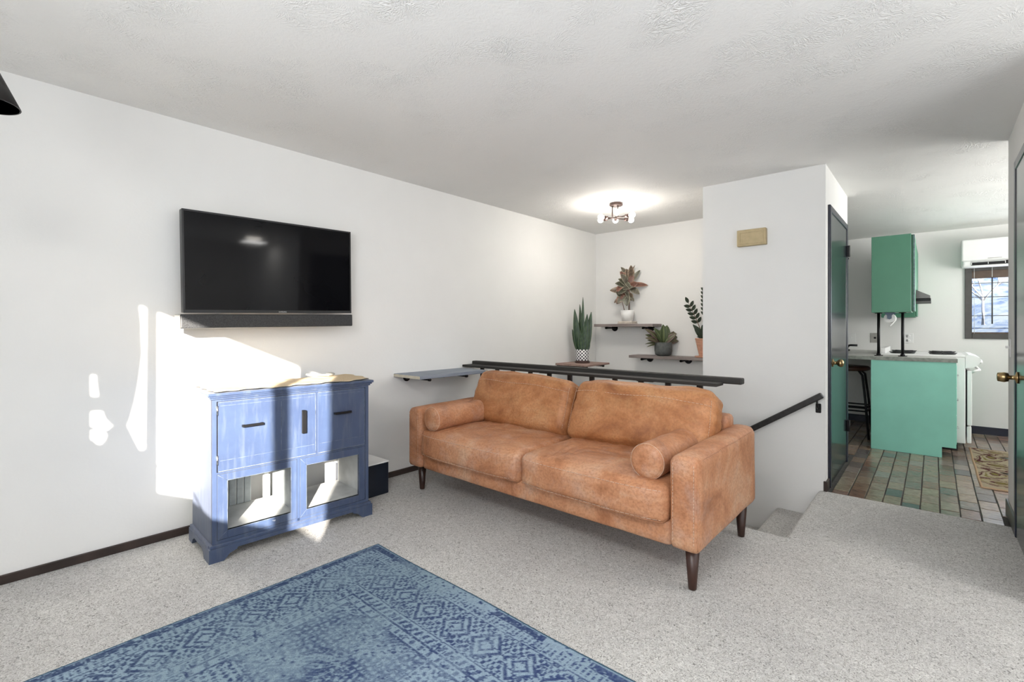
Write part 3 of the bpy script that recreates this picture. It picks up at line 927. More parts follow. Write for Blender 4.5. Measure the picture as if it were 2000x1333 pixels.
# lower frames with open centres
def open_frame(y0, y1, z0, z1, oy0, oy1, oz0, oz1):
    b = MB()
    b.box(-.014, .003, y0, oy0, z0, z1, .0015, 1).box(-.014, .003, oy1, y1, z0, z1, .0015, 1)
    b.box(-.014, .003, oy0, oy1, z0, oz0, .0015, 1).box(-.014, .003, oy0, oy1, oz1, z1, .0015, 1)
    d = b.build('frame_door', 'blue', cab)
    e = MB(); w = .0016
    e.box(-.013, .0036, oy0 - w, oy0, oz0, oz1).box(-.013, .0036, oy1, oy1 + w, oz0, oz1).box(-.013, .0036, oy0, oy1, oz0 - w, oz0).box(-.013, .0036, oy0, oy1, oz1, oz1 + w)
    for (a, c_, a2, c2_) in ((y0, z1, oy0, oz1), (y0, z0, oy0, oz0)):
        e.cyl((.003, a, c_), (.003, a2, c2_), .0009, n=4)
    e.build('worn_edge', 'bluewear', d)
open_frame(.028, .434, .107, .45, .075, .400, .150, .412)
open_frame(.454, cw - .03, .107, .45, .490, .822, .146, .406)
# interior
MB().box(-cdp, -.018, .022, cw - .022, .125, .140).build('bottom_board', 'greyboard2', cab)
MB().box(-cdp, -.018, .022, cw - .022, .455, .468).build('inner_shelf', 'blue', cab)
MB().box(-cdp, -.30, .022, cw - .022, .468, .845).build('upper_back', 'blue', cab)
for k in range(7):
    MB().box(-cdp, -cdp + .012, .024 + .046 * k * .9, .024 + .046 * k * .9 + .038, .14, .455, .003, 1).build('back_board', 'greyboard', cab)
MB().box(-cdp + .012, -.018, .436, .448, .14, .455).build('divider', 'greyboard', cab)
for k in range(2):
    MB().box(-cdp, -cdp + .012, .452 + .042 * k, .49 + .042 * k, .14, .455, .003, 1).build('back_board', 'greyboard', cab)
MB().box(-cdp, -cdp + .02, .385, .41, .14, .455).build('back_post', 'greyboard2', cab)
MB().box(-cdp + .02, -.02, cw - .028, cw - .023, .14, .455).build('inner_side', 'greyboard2', cab)
# plinth with bracket feet
p = MB()
def bracket(mb, y0, y1, z1, x0, x1):
    fl = .085
    def cur(side):
        s_ = 1 if side == 0 else -1; yy = y0 if side == 0 else y1
        return [(yy, 0), (yy + s_ * fl * .8, 0), (yy + s_ * fl * .95, .012), (yy + s_ * (fl + .01), .03), (yy + s_ * (fl + .045), .042), (yy + s_ * (fl + .05), .052)]
    a = cur(0); b_ = cur(1)
    pts = [(y0, z1)] + a + list(reversed(b_)) + [(y1, z1)]
    mb.prism(pts, x0, x1, 'YZ')
bracket(p, -.014, cw + .014, .072, -.012, .018)
bracket_side = MB()
p.box(-.018, .012, -.008, cw + .008, .070, .088, .003, 2)
p.build('plinth', 'blue', cab)
for yy in (-.014, cw - .008):
    q = MB()
    pts = [(-.012, 0), (-.012, .072), (-cdp, .072), (-cdp, 0), (-cdp + .07, 0), (-cdp + .09, .03), (-cdp + .12, .045), (-.13, .045), (-.10, .03), (-.085, 0)]
    q.prism(pts, yy, yy + .022, 'XZ'); q.box(-cdp, -.012, yy + .004, yy + .02, .070, .088, .003, 1)
    q.build('side_plinth', 'blue', cab)

# burlap runner
V = []; Fq = []; nx, ny = 24, 60
cz = .8795
ca, sa = math.cos(cab.rotation_euler[2]), math.sin(cab.rotation_euler[2])
def c2w(x, y): return (-2.797 + ca * x - sa * y, .81 + sa * x + ca * y)
for j in range(ny):
    for i in range(nx):
        fx = i / (nx - 1); fy = j / (ny - 1)
        wob = .009 * math.sin(fy * 62) + .006 * math.sin(fy * 23 + 1)
        x = -cdp + .02 + (cdp - .012 + wob * fx) * fx
        y = .010 + (cw - .012) * fy + .008 * math.sin(fx * 19) * (1 if fy > .5 else -1) * abs(2 * fy - 1)
        z = cz + .0045 + .0035 * math.sin(fx * 9 + fy * 6) * math.sin(fy * 21) + (.012 * max(0, fy - .75) * 4 * math.sin(fx * 3.1) if fy > .75 else 0)
        wx, wy = c2w(x, y); V.append((wx, wy, z))
for j in range(ny - 1):
    for i in range(nx - 1):
        a = j * nx + i; Fq.append((a, a + nx, a + nx + 1, a + 1))
rn = thing('table_runner', 'crinkled beige burlap cloth with scalloped edge on top of the blue cabinet', 'cloth', (0, 0, 0))
bl = mesh_from('cloth', V, Fq, 'burlap', rn)
sol = bl.modifiers.new('s', 'SOLIDIFY'); sol.thickness = .002; sol.offset = -1
ed = MB()
ed.tube([Vector(V[j * nx + nx - 1]) + Vector((.001, 0, -.0005)) for j in range(ny)], .0022, 5)
ed.build('edging', 'burlapedge', rn)

gd = thing('handheld_gadget', 'small grey gadget with dark rounded end lying on the burlap cloth', 'gadget', (-3.10, 1.55, .892), math.radians(60))
b = MB(); b.box(-.03, .055, -.014, .014, 0, .012, .005, 3); b.build('body', 'whiteplastic', gd)
MB().sph((.06, 0, .011), .02, 16, (1.5, .9, .6)).build('dark_end', 'gadget', gd, label='dark grey rounded end')
MB().box(-.07, -.02, .012, .03, 0, .006, .002, 1, Matrix.Rotation(.5, 4, 'Z'), (-.04, .02, 0)).build('tail', 'whiteplastic', gd)
tag(MB(at=(0, 0, 0)).box(-3.22, -3.185, 1.50, 1.53, .889, .905, .004, 2).build('small_case', 'gadget'), 'tiny grey case beside the gadget on the burlap cloth', 'case')

# black box with router
bxx = thing('storage_box', 'low navy black box standing between the blue cabinet and the sofa', 'box', (-3.15, 1.895, 0))
MB().box(-.14, .14, -.14, .13, 0, .228, .004, 1).build('carcass', 'navybox', bxx)
MB().box(-.142, .142, -.142, .132, .228, .238, .002, 1).build('top_panel', 'whiteplastic', bxx)
rt = thing('router', 'white upright router on the low dark box behind the blue cabinet', 'router', (-3.14, 1.80, .238))
MB().prism([(-.06, 0), (.06, 0), (.052, .012), (.030, .17), (-.03, .17), (-.052, .012)], -.02, .02, 'YZ').build('shell', 'whiteplastic', rt)
MB().box(-.028, .028, -.066, .066, 0, .02, .008, 2).build('foot', 'whiteplastic', rt)
MB().tube([(-.03, .06, .01), (-.06, .09, .006), (-.14, .05, .012), (-.15, .0, .06), (-.15, -.02, .31)], .003).build('power_cord', 'whiteplastic', rt)

# ------------------------------------------------------------------ area rug
def vnoise(x, y, s, seed):
    rs = np.random.RandomState(seed); G = rs.rand(256, 256)
    X = x * s; Y = y * s
    xi = np.floor(X).astype(int); yi = np.floor(Y).astype(int)
    fx = X - xi; fy = Y - yi; fx = fx * fx * (3 - 2 * fx); fy = fy * fy * (3 - 2 * fy)
    g = lambda a, b: G[a % 256, b % 256]
    return (g(xi, yi) * (1 - fx) + g(xi + 1, yi) * fx) * (1 - fy) + (g(xi, yi + 1) * (1 - fx) + g(xi + 1, yi + 1) * fx) * fy

def srgb(c): return np.array([(v / 255 / 12.92) if v / 255 < .04045 else ((v / 255 + .055) / 1.055) ** 2.4 for v in c])

def grid_rug(name, x0, x1, y0, y1, step, colf, label, z=.008):
    nx = int((x1 - x0) / step) + 1; ny = int((y1 - y0) / step) + 1
    xs = np.linspace(x0, x1, nx); ys = np.linspace(y0, y1, ny)
    X, Y = np.meshgrid(xs, ys)
    C, H = colf(X, Y)
    Xw = X + .0015 * np.sin(Y * 9) * (np.abs(X - x0) < .02); Yw = Y + .004 * np.sin(X * 7) * (np.abs(Y - y1) < .02)
    Z = z + .0012 * H + .002 * (vnoise(X, Y, 3, 5) - .5)
    Z[0, :] = Z[-1, :] = .001; Z[:, 0] = Z[:, -1] = .001
    V = np.stack([Xw, Yw, Z], -1).reshape(-1, 3).astype(np.float32)
    idx = np.arange(nx * ny).reshape(ny, nx)
    Q = np.stack([idx[:-1, :-1], idx[:-1, 1:], idx[1:, 1:], idx[1:, :-1]], -1).reshape(-1, 4)
    me = bpy.data.meshes.new(name)
    me.vertices.add(len(V)); me.vertices.foreach_set('co', V.ravel())
    me.loops.add(Q.size); me.loops.foreach_set('vertex_index', Q.ravel().astype(np.int32))
    me.polygons.add(len(Q)); me.polygons.foreach_set('loop_start', (np.arange(len(Q)) * 4).astype(np.int32)); me.polygons.foreach_set('loop_total', np.full(len(Q), 4, np.int32))
    me.update(calc_edges=True); me.validate()
    me.polygons.foreach_set('use_smooth', [True] * len(Q))
    a = me.color_attributes.new('Col', 'FLOAT_COLOR', 'POINT')
    CC = np.concatenate([C.reshape(-1, 3), np.ones((nx * ny, 1))], 1).astype(np.float32)
    a.data.foreach_set('color', CC.ravel())
    me.materials.append(M['rug'])
    o = bpy.data.objects.new(name, me); COL.objects.link(o)
    return tag(o, label, 'rug')

RX0, RX1, RY0, RY1 = -2.335, 0.75, -0.62, 1.50
def bluerug(X, Y):
    a = RY1 - Y; b = X - RX0; c = RX1 - X; e = Y - RY0
    d = np.minimum(np.minimum(a, b), np.minimum(c, e))
    along = np.where(np.minimum(a, e) < np.minimum(b, c), X, Y)
    jx = X + .010 * (vnoise(X, Y, 25, 1) - .5) * 2; jy = Y + .010 * (vnoise(X, Y, 25, 2) - .5) * 2
    tri = lambda t: np.abs((t % 1) - .5) * 2
    dark = np.zeros_like(X)
    # binding and outer dark band
    dark = np.where(d < .012, .55, dark)
    dark = np.where((d > .016) & (d < .052), .95 * (vnoise(X, Y, 4, 8) > .38), dark)
    # small dots border
    dots = (tri(along / .022) > .55) & (tri(d / .02) > .5)
    dark = np.where((d > .06) & (d < .10), dots * .8, dark)
    dark = np.where(((d > .105) & (d < .112)) | ((d > .30) & (d < .308)), .9, dark)
    # main border: interlocking hooked rosettes
    u = along / .17; vv = (d - .21) / .085
    px = (u % 1 - .5) * 2
    r = np.abs(px) + np.abs(vv) * .9
    ros = ((r > .72) & (r < .95)) | ((r > .30) & (r < .48)) | ((np.abs(px * vv) > .22) & (np.sin(px * 17) * np.sin(vv * 13) > .1))
    dark = np.where((d > .115) & (d < .298), ros * .9, dark)
    # inner guard stripes with steps
    g = (tri(along / .036 + d * 10) > .5)
    dark = np.where((d > .315) & (d < .352), g * .9, dark)
    dark = np.where((d > .358) & (d < .366), .95, dark)
    dark = np.where((d > .372) & (d < .398), (tri(along / .05) > .62) * .8, dark)
    dark = np.where((d > .402) & (d < .412), .95, dark)
    # field: stepped diamonds with hooks
    P = .46
    fx = (jx / P) % 1 - .5; fy = (jy / P) % 1 - .5
    q = (np.abs(fx) + np.abs(fy)) * 2
    st = q + .05 * np.sign(np.sin((jx - jy) * 2 * PI / .045))
    field = ((st > .92) & (st < 1.0)) | ((st > .68) & (st < .75)) | ((st > .40) & (st < .52)) | (st < .14)
    mot = (np.sin(jx * 2 * PI / .052 + 2 * np.sin(jy * 40)) * np.sin(jy * 2 * PI / .06) > .35) & (st > .75) & (st < .92)
    mot2 = (tri(jx / .06) + tri(jy / .06) < .55) & (st > .14) & (st < .40)
    mot3 = (st > 1.08) & (np.sin((jx + jy) * 2 * PI / .055) * np.sin((jx - jy) * 2 * PI / .055) > .25)
    fld = (field | mot | mot2 | mot3) * .95
    inv = vnoise(X, Y, 2.6, 21) > .62
    fld = np.where(inv, .9 - fld * .7, fld)
    dark = np.where(d > .415, fld, dark)
    # distress: streaks along X plus patches fade the pattern
    streak = vnoise(X * .35, Y, 110, 11) * .5 + vnoise(X, Y, 55, 12) * .5
    patch = vnoise(X, Y, 2.2, 13) * .6 + vnoise(X, Y, 7, 14) * .4
    keep = np.clip((patch - .15) * 3, .42, 1)
    speck = (vnoise(X, Y, 110, 15) > .82) | (streak > .75)
    dark = dark * keep
    dark = np.where(speck, 1 - dark * .9, dark)
    dark = np.clip(dark + (vnoise(X, Y, 150, 16) - .5) * .6, 0, 1)
    lt = srgb((152, 174, 192)); md = srgb((134, 156, 168)); dk = srgb((58, 74, 118)); dk2 = srgb((62, 80, 106))
    lm = np.clip((vnoise(X, Y, 1.6, 17) - .3) * 2, 0, 1)[..., None]
    left = np.clip((-X - .9) / 1.2, 0, 1)[..., None]
    light_c = lt * (1 - lm * .7) + md * lm * .7
    dark_c = dk * (1 - left * .6) + dk2 * left * .6
    C = light_c * (1 - dark[..., None]) + dark_c * dark[..., None]
    C = np.where((d < .012)[..., None], srgb((70, 98, 118)), C)
    return C, vnoise(X, Y, 140, 18) - dark * .6
grid_rug('area_rug', RX0, RX1, RY0, RY1, .005, bluerug, 'large faded blue oriental rug with geometric pattern on the carpet')

def paisley(X, Y):
    cr = srgb((165, 152, 128)); mar = srgb((84, 46, 46)); olv = srgb((122, 112, 62)); tea = srgb((105, 122, 115)); dk = srgb((45, 36, 33))
    C = np.ones(X.shape + (3,)) * cr
    for k, (cx, cy, ang, s_) in enumerate([(.40, 5.28, .3, .15), (.62, 5.25, 2.2, .12), (.38, 5.58, 1.9, .14), (.60, 5.62, .5, .17), (.42, 5.93, .1, .16), (.66, 5.98, 2.4, .14), (.40, 6.27, 2.1, .15), (.62, 6.33, .7, .15), (.45, 6.53, .2, .12), (.8, 5.4, 1, .13), (.8, 5.8, 2, .13), (.8, 6.15, .2, .13)]):
        s_ *= 1.18
        dx = (X - cx) * math.cos(ang) + (Y - cy) * math.sin(ang); dy = -(X - cx) * math.sin(ang) + (Y - cy) * math.cos(ang)
        dy = dy + 1.8 * dx * dx * np.sign(dx) / .3
        r = np.hypot(dx / s_, dy / (s_ * (.55 - .35 * np.clip(dx / s_, -1, 1))))
        for lo, hi, c in ((.86, 1.0, mar), (.70, .86, cr), (.58, .70, dk if k % 2 else olv), (.36, .58, tea if k % 2 else cr), (.24, .36, mar), (0, .24, olv)):
            C = np.where(((r >= lo) & (r < hi))[..., None], c, C)
        sc = (r > 1.05) & (r < 1.18) & (np.sin(np.arctan2(dy, dx) * 14) > 0)
        C = np.where(sc[..., None], mar, C)
    d = np.minimum(np.minimum(X - .265, .87 - X), np.minimum(Y - 5.07, 6.66 - Y))
    C = np.where((d < .018)[..., None], srgb((190, 160, 130)), C)
    return C, vnoise(X, Y, 120, 3)
grid_rug('kitchen_rug', .265, .87, 5.07, 6.66, .006, paisley, 'cream and maroon paisley runner rug on the kitchen tiles')

# ------------------------------------------------------------------ stair guard rail
gr = thing('guard_railing', 'black wooden railing with flat ledge and square balusters behind the sofa', 'railing', (-2.1, 3.12, 0))
GX, GY = -2.1, 3.12
MB().box(-3.309 - GX, -0.89 - GX, 3.155 - GY, 3.215 - GY, .862, .902, .008, 2).build('top_rail', 'rail', gr)
MB().box(-3.309 - GX, -1.0 - GX, 3.03 - GY, 3.157 - GY, .852, .872, .003, 1).build('ledge', 'rail', gr)
bxs = [-3.152, -2.96, -2.77, -2.572, -2.37, -2.166, -1.962, -1.764, -1.556, -1.356, -1.142]
pb = None
for k, x in enumerate(bxs):
    if pb is None:
        pb = MB().box(-.019, .019, 3.13 - GY, 3.150 - GY, .0, .851, .002, 1).build('baluster', 'black_wood', gr); o = pb
    else:
        o = pb.copy(); COL.objects.link(o); o.parent = gr
    o.location = (x - GX, 0, 0)
for x in (-2.37, -1.5):
    MB().box(x - .06 - GX, x + .06 - GX, 3.08 - GY, 3.10 - GY, .843, .852).build('joint_block', 'rail', gr)

hr = thing('handrail', 'black sloping stair handrail on the closet wall right of the sofa', 'handrail', (-0.85, 4.15, 0))
def hp(x): return (x + .85, -.015, .722 + (x + .611) * .66)
hb = MB(); a = Vector(hp(-.611)); b_ = Vector(hp(-1.42)); d = (b_ - a); ln = d.length; angy = math.atan2(-d.z, d.x)
hb.box(0, ln, -.020, .020, -.022, .022, .009, 2)
bmesh.ops.transform(hb.bm, matrix=Matrix.Translation(a) @ Matrix.Rotation(angy, 4, 'Y'), verts=hb.bm.verts)
hb.build('rail', 'black_wood', hr)
for x in (-.645, -1.25):
    p = Vector(hp(x)) - Vector((0, 0, .02))
    MB().tube([p, p + Vector((0, 0, -.03)), p + Vector((0, .02, -.06)), p + Vector((0, .054, -.07))], .007).box(p.x - .018, p.x + .018, p.y + .050, p.y + .0595, p.z - .10, p.z - .03, .004, 1).build('bracket', 'black', hr)

# ------------------------------------------------------------------ chime box
ch = thing('door_chime_box', 'beige wooden doorbell chime cover on the wall by the closet door', 'doorbell', (-1.10, YC, 1.948))
MB().box(-.108, .108, -.05, 0, -.066, .066, .004, 1).build('cover', 'chime', ch)
b = MB()
b.box(-.092, -.082, -.055, -.05, -.05, .05).box(.082, .092, -.055, -.05, -.05, .05).box(-.082, .082, -.055, -.05, .04, .05).box(-.082, .082, -.055, -.05, -.05, -.04)
b.build('front_frame', 'chime', ch)

# ------------------------------------------------------------------ shelves
def bracket_y(mb_root, x, yw, yf, z, rr_=.009):
    b = MB()
    b.cyl((x, yw, z), (x, yw - .008, z), .042, n=20).cyl((x, yw - .008, z), (x, yw - .03, z), .016, n=14)
    b.cyl((x, yw - .03, z), (x, yf, z), rr_, n=12).cyl((x, yf, z), (x, yf + .02, z), .014, n=12).cyl((x, yf + .035, z), (x, yf + .048, z), .0125, n=12)
    b.build('pipe_bracket', 'black', mb_root)
def shelf_y(x0, x1, y0, y1, ztop, th, flx, label, mat='shelfwood', group=None):
    t = thing('wall_shelf', label, 'shelf', ((x0 + x1) / 2, (y0 + y1) / 2, ztop - th), group=group)
    MB().box(-(x1 - x0) / 2, (x1 - x0) / 2, -(y1 - y0) / 2, (y1 - y0) / 2, 0, th, .002, 1).build('board', mat, t)
    for x in flx:
        bracket_y(t, x - (x0 + x1) / 2, y1 - (y0 + y1) / 2, -(y1 - y0) / 2 + .02, -.0145)
    return t
shelf_y(-3.19, -2.41, 5.15, YN, 1.262, .034, (-3.03, -2.54), 'upper short wooden shelf on black pipe brackets, holding the variegated plant')
shelf_y(-2.71, -1.56, 5.15, YN, .892, .030, (-2.555, -2.09, -1.75), 'lower longer wooden shelf on black pipe brackets on the stair niche wall')

def shelf_x(x1, y0, y1, ztop, th, fly, label, mat, endmat=None):
    t = thing('wall_shelf', label, 'shelf', ((XL + x1) / 2, (y0 + y1) / 2, ztop - th))
    hx = (x1 - XL) / 2; hy = (y1 - y0) / 2
    MB().box(-hx, hx, -hy, hy, 0, th, .002, 1).build('board', mat, t)
    if endmat:
        MB().box(-hx + .001, hx - .001, -hy - .0012, -hy + .001, .002, th - .002).build('end_grain', endmat, t, label='pale bare wood end')
        MB().box(hx - .03, hx + .0012, hy - .03, hy + .0012, .002, th - .002).build('end_grain', endmat, t, label='pale bare wood end')
    for y in fly:
        yy = y - (y0 + y1) / 2; z = -.013
        MB().cyl((-hx, yy, z), (-hx + .008, yy, z), .034, n=20).cyl((-hx + .008, yy, z), (-hx + .03, yy, z), .016, n=14).cyl((-hx + .03, yy, z), (hx - .05, yy, z), .009, n=12).cyl((hx - .05, yy, z), (hx - .03, yy, z), .013, n=12).build('pipe_bracket', 'black', t)
    return t
shelf_x(-2.965, 2.275, 3.02, .842, .026, (2.40, 2.80), 'blue-grey wooden shelf on the left wall beside the sofa arm', 'shelfblue', 'shelfend')
shelf_x(-2.88, 4.50, 5.0, .802, .022, (4.56, 4.92), 'small reddish wooden shelf on the left wall holding the snake plant', 'shelfred')

# ------------------------------------------------------------------ plants
def leaf_mesh(base, d, up, ln, wd, curl, fold, cfun, n=9, shape=1.0, parent=None, tip=1.0, name='leaf'):
    base = Vector(base); d = Vector(d).normalized(); up = Vector(up)
    side = d.cross(up)
    if side.length < 1e-3: side = d.cross(Vector((1, 0, 0)))
    side.normalize(); nrm = side.cross(d).normalized()
    V = []; C = []; F_ = []
    p = base.copy(); dd = d.copy()
    for i in range(n + 1):
        t = i / n
        w = wd * (math.sin(PI * min(1, (t ** shape) * .97 + .02)) ** .75)
        for k, s_ in enumerate((-1, -.78, -.4, 0, .4, .78, 1)):
            V.append(p + side * s_ * w + nrm * (abs(s_) * w * fold))
            C.append((*cfun(t, abs(s_)), 1))
        ax = side
        dd = Matrix.Rotation(curl / n, 3, ax) @ dd
        nrm = Matrix.Rotation(curl / n, 3, ax) @ nrm
        p = p + dd * ln / n
    for i in range(n):
        for k in range(6):
            a = i * 7 + k; F_.append((a, a + 1, a + 8, a + 7))
    o = mesh_from(name, V, F_, 'leaf', parent, C)
    s_ = o.modifiers.new('s', 'SOLIDIFY'); s_.thickness = .0012
    return o

def pot(parent, prof, mat, n=40, name='pot'):
    return MB().lathe(prof, (0, 0, 0), n).build(name, mat, parent)

# snake plant
sp = thing('snake_plant', 'snake plant with upright dark green leaves in black and white diamond pot', 'plant', (-3.105, 4.76, .802))
MB().lathe([(.0, 0), (.085, 0), (.09, .016), (.083, .018), (.0, .018)]).build('saucer', 'brownsaucer', sp)
pot(sp, [(0, .018), (.074, .018), (.076, .03), (.079, .16), (.074, .16), (.072, .14), (0, .14)], 'checkpot')
MB().lathe([(0, .018), (.077, .018), (.078, .030), (0, .031)]).build('pot_foot', 'brownsaucer', sp)
MB().lathe([(0, .141), (.070, .141), (.06, .146), (0, .147)]).build('soil', 'soil', sp)
def snake_col(t, s_):
    if s_ > .9: return (.12, .19, .07)
    b = .5 + .5 * math.sin(t * 60 + s_ * 3)
    return (.014 + .045 * b * (1 - s_), .038 + .07 * b * (1 - s_), .016 + .02 * b)
r = random.Random(5)
rtv = Vector((math.cos(TH), math.sin(TH), 0)); fwv = Vector((-math.sin(TH), math.cos(TH), 0))
for (sx_, dep, lx, ln, wd, cv, tz) in ((-.045, 0, -.10, .50, .034, .05, 0), (-.005, .03, -.03, .56, .022, -.03, .0), (.0, -.01, .005, .64, .018, .03, 0), (.02, -.02, .07, .44, .034, .04, 0), (.045, .01, .13, .47, .032, .05, 0),
                                      (-.05, .02, -.25, .27, .022, -.12, 0), (.055, 0, .08, .20, .024, .1, 0), (.01, -.03, .02, .30, .03, 0, 0), (-.02, -.035, -.05, .24, .026, .05, 0), (.03, .03, .04, .38, .026, 0, 0)):
    leaf_mesh(rtv * sx_ + fwv * dep + Vector((0, 0, .135)), rtv * lx + Vector((0, 0, 1)) + fwv * dep, -fwv, ln, wd * 1.22, cv, .25, snake_col, 14, .7, sp)

# rubber plant (variegated)
rp = thing('rubber_plant', 'variegated rubber plant with cream-edged brownish leaves on the upper shelf', 'plant', (-2.79, 5.27, 1.262))
MB().box(-.10, .10, -.075, .075, 0, .012, .004, 1).box(-.095, .095, -.07, .07, .012, .034, .005, 1).build('saucer', 'stone', rp)
pot(rp, [(0, .034), (.062, .034), (.082, .165), (.078, .167), (.074, .15), (0, .15)], 'whitepot')
MB().lathe([(0, .150), (.07, .150), (.06, .155), (0, .156)]).build('soil', 'soil', rp)
stems = []
for (sx_, ex, hz) in ((-.03, -.10, .30), (0.015, .03, .50), (.03, .02, .45)):
    pts = [Vector((0, 0, .14)) + rtv * (sx_ + (ex - sx_) * k / 6) + Vector((0, 0, hz * k / 6)) + fwv * (.01 * math.sin(k)) for k in range(7)]
    MB().tube(pts, [.005 - .0004 * k for k in range(7)], 6).build('stem', 'stem', rp); stems.append(pts)
def rub_col(kk):
    base = [(.085, .055, .035), (.06, .06, .038), (.13, .05, .035), (.08, .07, .05)][kk % 4]
    edge = [(.50, .38, .27), (.42, .40, .29), (.48, .28, .20), (.38, .36, .27)][kk % 4]
    def f(t, s_):
        m_ = (.12 + .1 * math.sin(t * 25 + kk)) if s_ < .5 else (.4 + .25 * math.sin(t * 19 + kk) if s_ < .8 else 1)
        return tuple(b * (1 - m_) + e * m_ for b, e in zip(base, edge))
    return f
# (offset right, height, dir right, dir up, len, wid)
RL = [(-.05, .30, -1, .15, .15, .034), (-.02, .33, -.8, -.4, .12, .028), (-.06, .25, -.6, -.9, .13, .034), (-.07, .22, -.75, -1, .10, .022), (-.10, .20, -.8, -.7, .08, .016),
      (.0, .38, -.9, .7, .14, .036), (-.01, .42, -.6, 1, .15, .036), (.01, .48, -.5, .9, .15, .030), (.03, .46, .1, 1, .16, .036), (.04, .42, .5, .9, .17, .024),
      (.03, .38, 1, .12, .20, .028), (.03, .34, .8, -.5, .13, .034), (.02, .28, .35, -1, .10, .03), (-.01, .26, -.2, -1, .15, .036), (.0, .34, -.3, -.8, .13, .036),
      (.0, .40, -.35, .5, .15, .036), (.02, .44, -.15, .8, .14, .034), (-.03, .37, -.7, .25, .13, .034), (.02, .36, .4, .3, .12, .032), (.04, .22, .5, -.8, .07, .016), (.04, .54, .35, 1, .11, .007), (.02, .50, -.9, .8, .11, .022)]
RL += [(r.uniform(-.07, .05), r.uniform(.2, .46), r.uniform(-1, .8), r.uniform(-.8, .9), r.uniform(.09, .14), r.uniform(.022, .032)) for _ in range(12)]
for k, (ox, oz, dx, dz, ln, wd) in enumerate(RL):
    dirv = rtv * dx + Vector((0, 0, dz)) + fwv * (r.uniform(-.8, -.1))
    leaf_mesh(rtv * ox + Vector((0, 0, .14 + oz * .88)), dirv, (-fwv + Vector((r.uniform(-.5, .5), 0, .5))), ln * 1.08, wd * 1.25, -.5, .15, rub_col(k), 8, .85, rp)

# broad leaved plant in grey pot
bp_ = thing('calathea_plant', 'bushy plant with pinkish brown and green leaves in round grey pot', 'plant', (-2.335, 5.27, .892))
pot(bp_, [(0, 0), (.065, 0), (.09, .02), (.098, .06), (.097, .155), (.090, .157), (.086, .14), (0, .14)], 'greypot')
MB().lathe([(0, .140), (.084, .140), (.07, .146), (0, .147)]).build('soil', 'soil', bp_)
def cal_col(kk):
    g = kk % 3
    def f(t, s_):
        if g == 0: c = (.035, .058, .022) if s_ < .5 else (.075, .105, .04)
        elif g == 1: c = (.075, .045, .038) if s_ < .7 else (.18, .125, .10)
        else: c = (.04, .055, .03) if s_ < .6 else (.16, .13, .08)
        if s_ < .1: c = (.16, .20, .08)
        return c
    return f
CL = [(-.5, .9, .21, .035, 0), (0, 1, .22, .04, 0), (.3, 1, .23, .04, 0), (.1, .85, .2, .036, 0), (-.3, .7, .16, .036, 2), (.9, .8, .22, .028, 1), (1, .35, .23, .012, 2), (.9, .25, .17, .03, 2), (.8, -.1, .17, .034, 1), (.6, -.2, .15, .034, 1),
      (-1, .9, .26, .032, 1), (-1, .45, .21, .03, 2), (-1, .2, .21, .028, 1), (-1, .05, .17, .02, 2), (-1, -.25, .19, .012, 2), (-.9, -.45, .18, .010, 2), (.4, .5, .15, .036, 2), (-.5, .4, .14, .036, 2), (.2, .4, .14, .04, 0), (-.15, .6, .16, .036, 0), (.6, .55, .18, .03, 1)]
for k, (dx, dz, ln, wd, g) in enumerate(CL):
    fd = r.uniform(-.8, .05)
    leaf_mesh(Vector((0, 0, .145)) + rtv * .02 * dx, rtv * dx + Vector((0, 0, dz + .45)) + fwv * fd, (-fwv * 1.2 + Vector((0, 0, 1))), ln, wd * 1.25, -.7, .2, cal_col(g), 8, .8, bp_)

# zz plant in terracotta pot (mostly behind the closet corner)
zz = thing('zz_plant', 'dark green leafy plant in ridged terracotta pot, half hidden by wall corner', 'plant', (-1.855, 5.27, .892))
MB().lathe([(0, 0), (.10, 0), (.115, .014), (.10, .016), (0, .016)]).build('saucer', 'terra', zz)
prof = [(0, .016), (.062, .016)]
for k in range(12):
    z = .02 + .0145 * k; rr2 = .066 + .035 * k / 11
    prof += [(rr2 + .003, z), (rr2 + .003, z + .008), (rr2, z + .010), (rr2, z + .0135)]
prof += [(.108, .196), (.108, .21), (.098, .21), (.095, .19), (0, .19)]
pot(zz, prof, 'terra')
MB().lathe([(0, .190), (.094, .190), (.08, .196), (0, .197)]).build('soil', 'soil', zz)
def zz_col(t, s_): return (.018, .032, .016) if s_ < .9 else (.035, .055, .03)
for (bx_, dx, hz, nl, cv) in ((-.02, -.42, .44, 6, .25), (.02, -.02, .62, 8, -.1), (.04, .25, .5, 7, .1)):
    pts = []
    for k in range(11):
        t = k / 10
        pts.append(Vector((0, 0, .19 + hz * t * (1 - .08 * t))) + rtv * (bx_ + dx * hz * t ** 1.3 * .9) + fwv * .02 * math.sin(3 * t))
    MB().tube(pts, [.006 - .0004 * k for k in range(11)], 6).build('stem', 'leafstem' if 'leafstem' in M else 'stem', zz)
    for q in range(nl):
        t = .45 + .55 * q / (nl - 1) ; i = t * 10; a = pts[min(10, int(i))]; b__ = pts[min(10, int(i) + 1)]; p = a.lerp(b__, i - int(i))
        tang = (pts[min(10, int(i) + 1)] - pts[max(0, int(i) - 1)]).normalized()
        for s_ in ((-1, 1) if q < nl - 1 else (0,)):
            sd = tang.cross(fwv).normalized() * s_
            leaf_mesh(p, sd + tang * .75, -fwv, .074, .019, 0, .2, zz_col, 6, .9, zz)
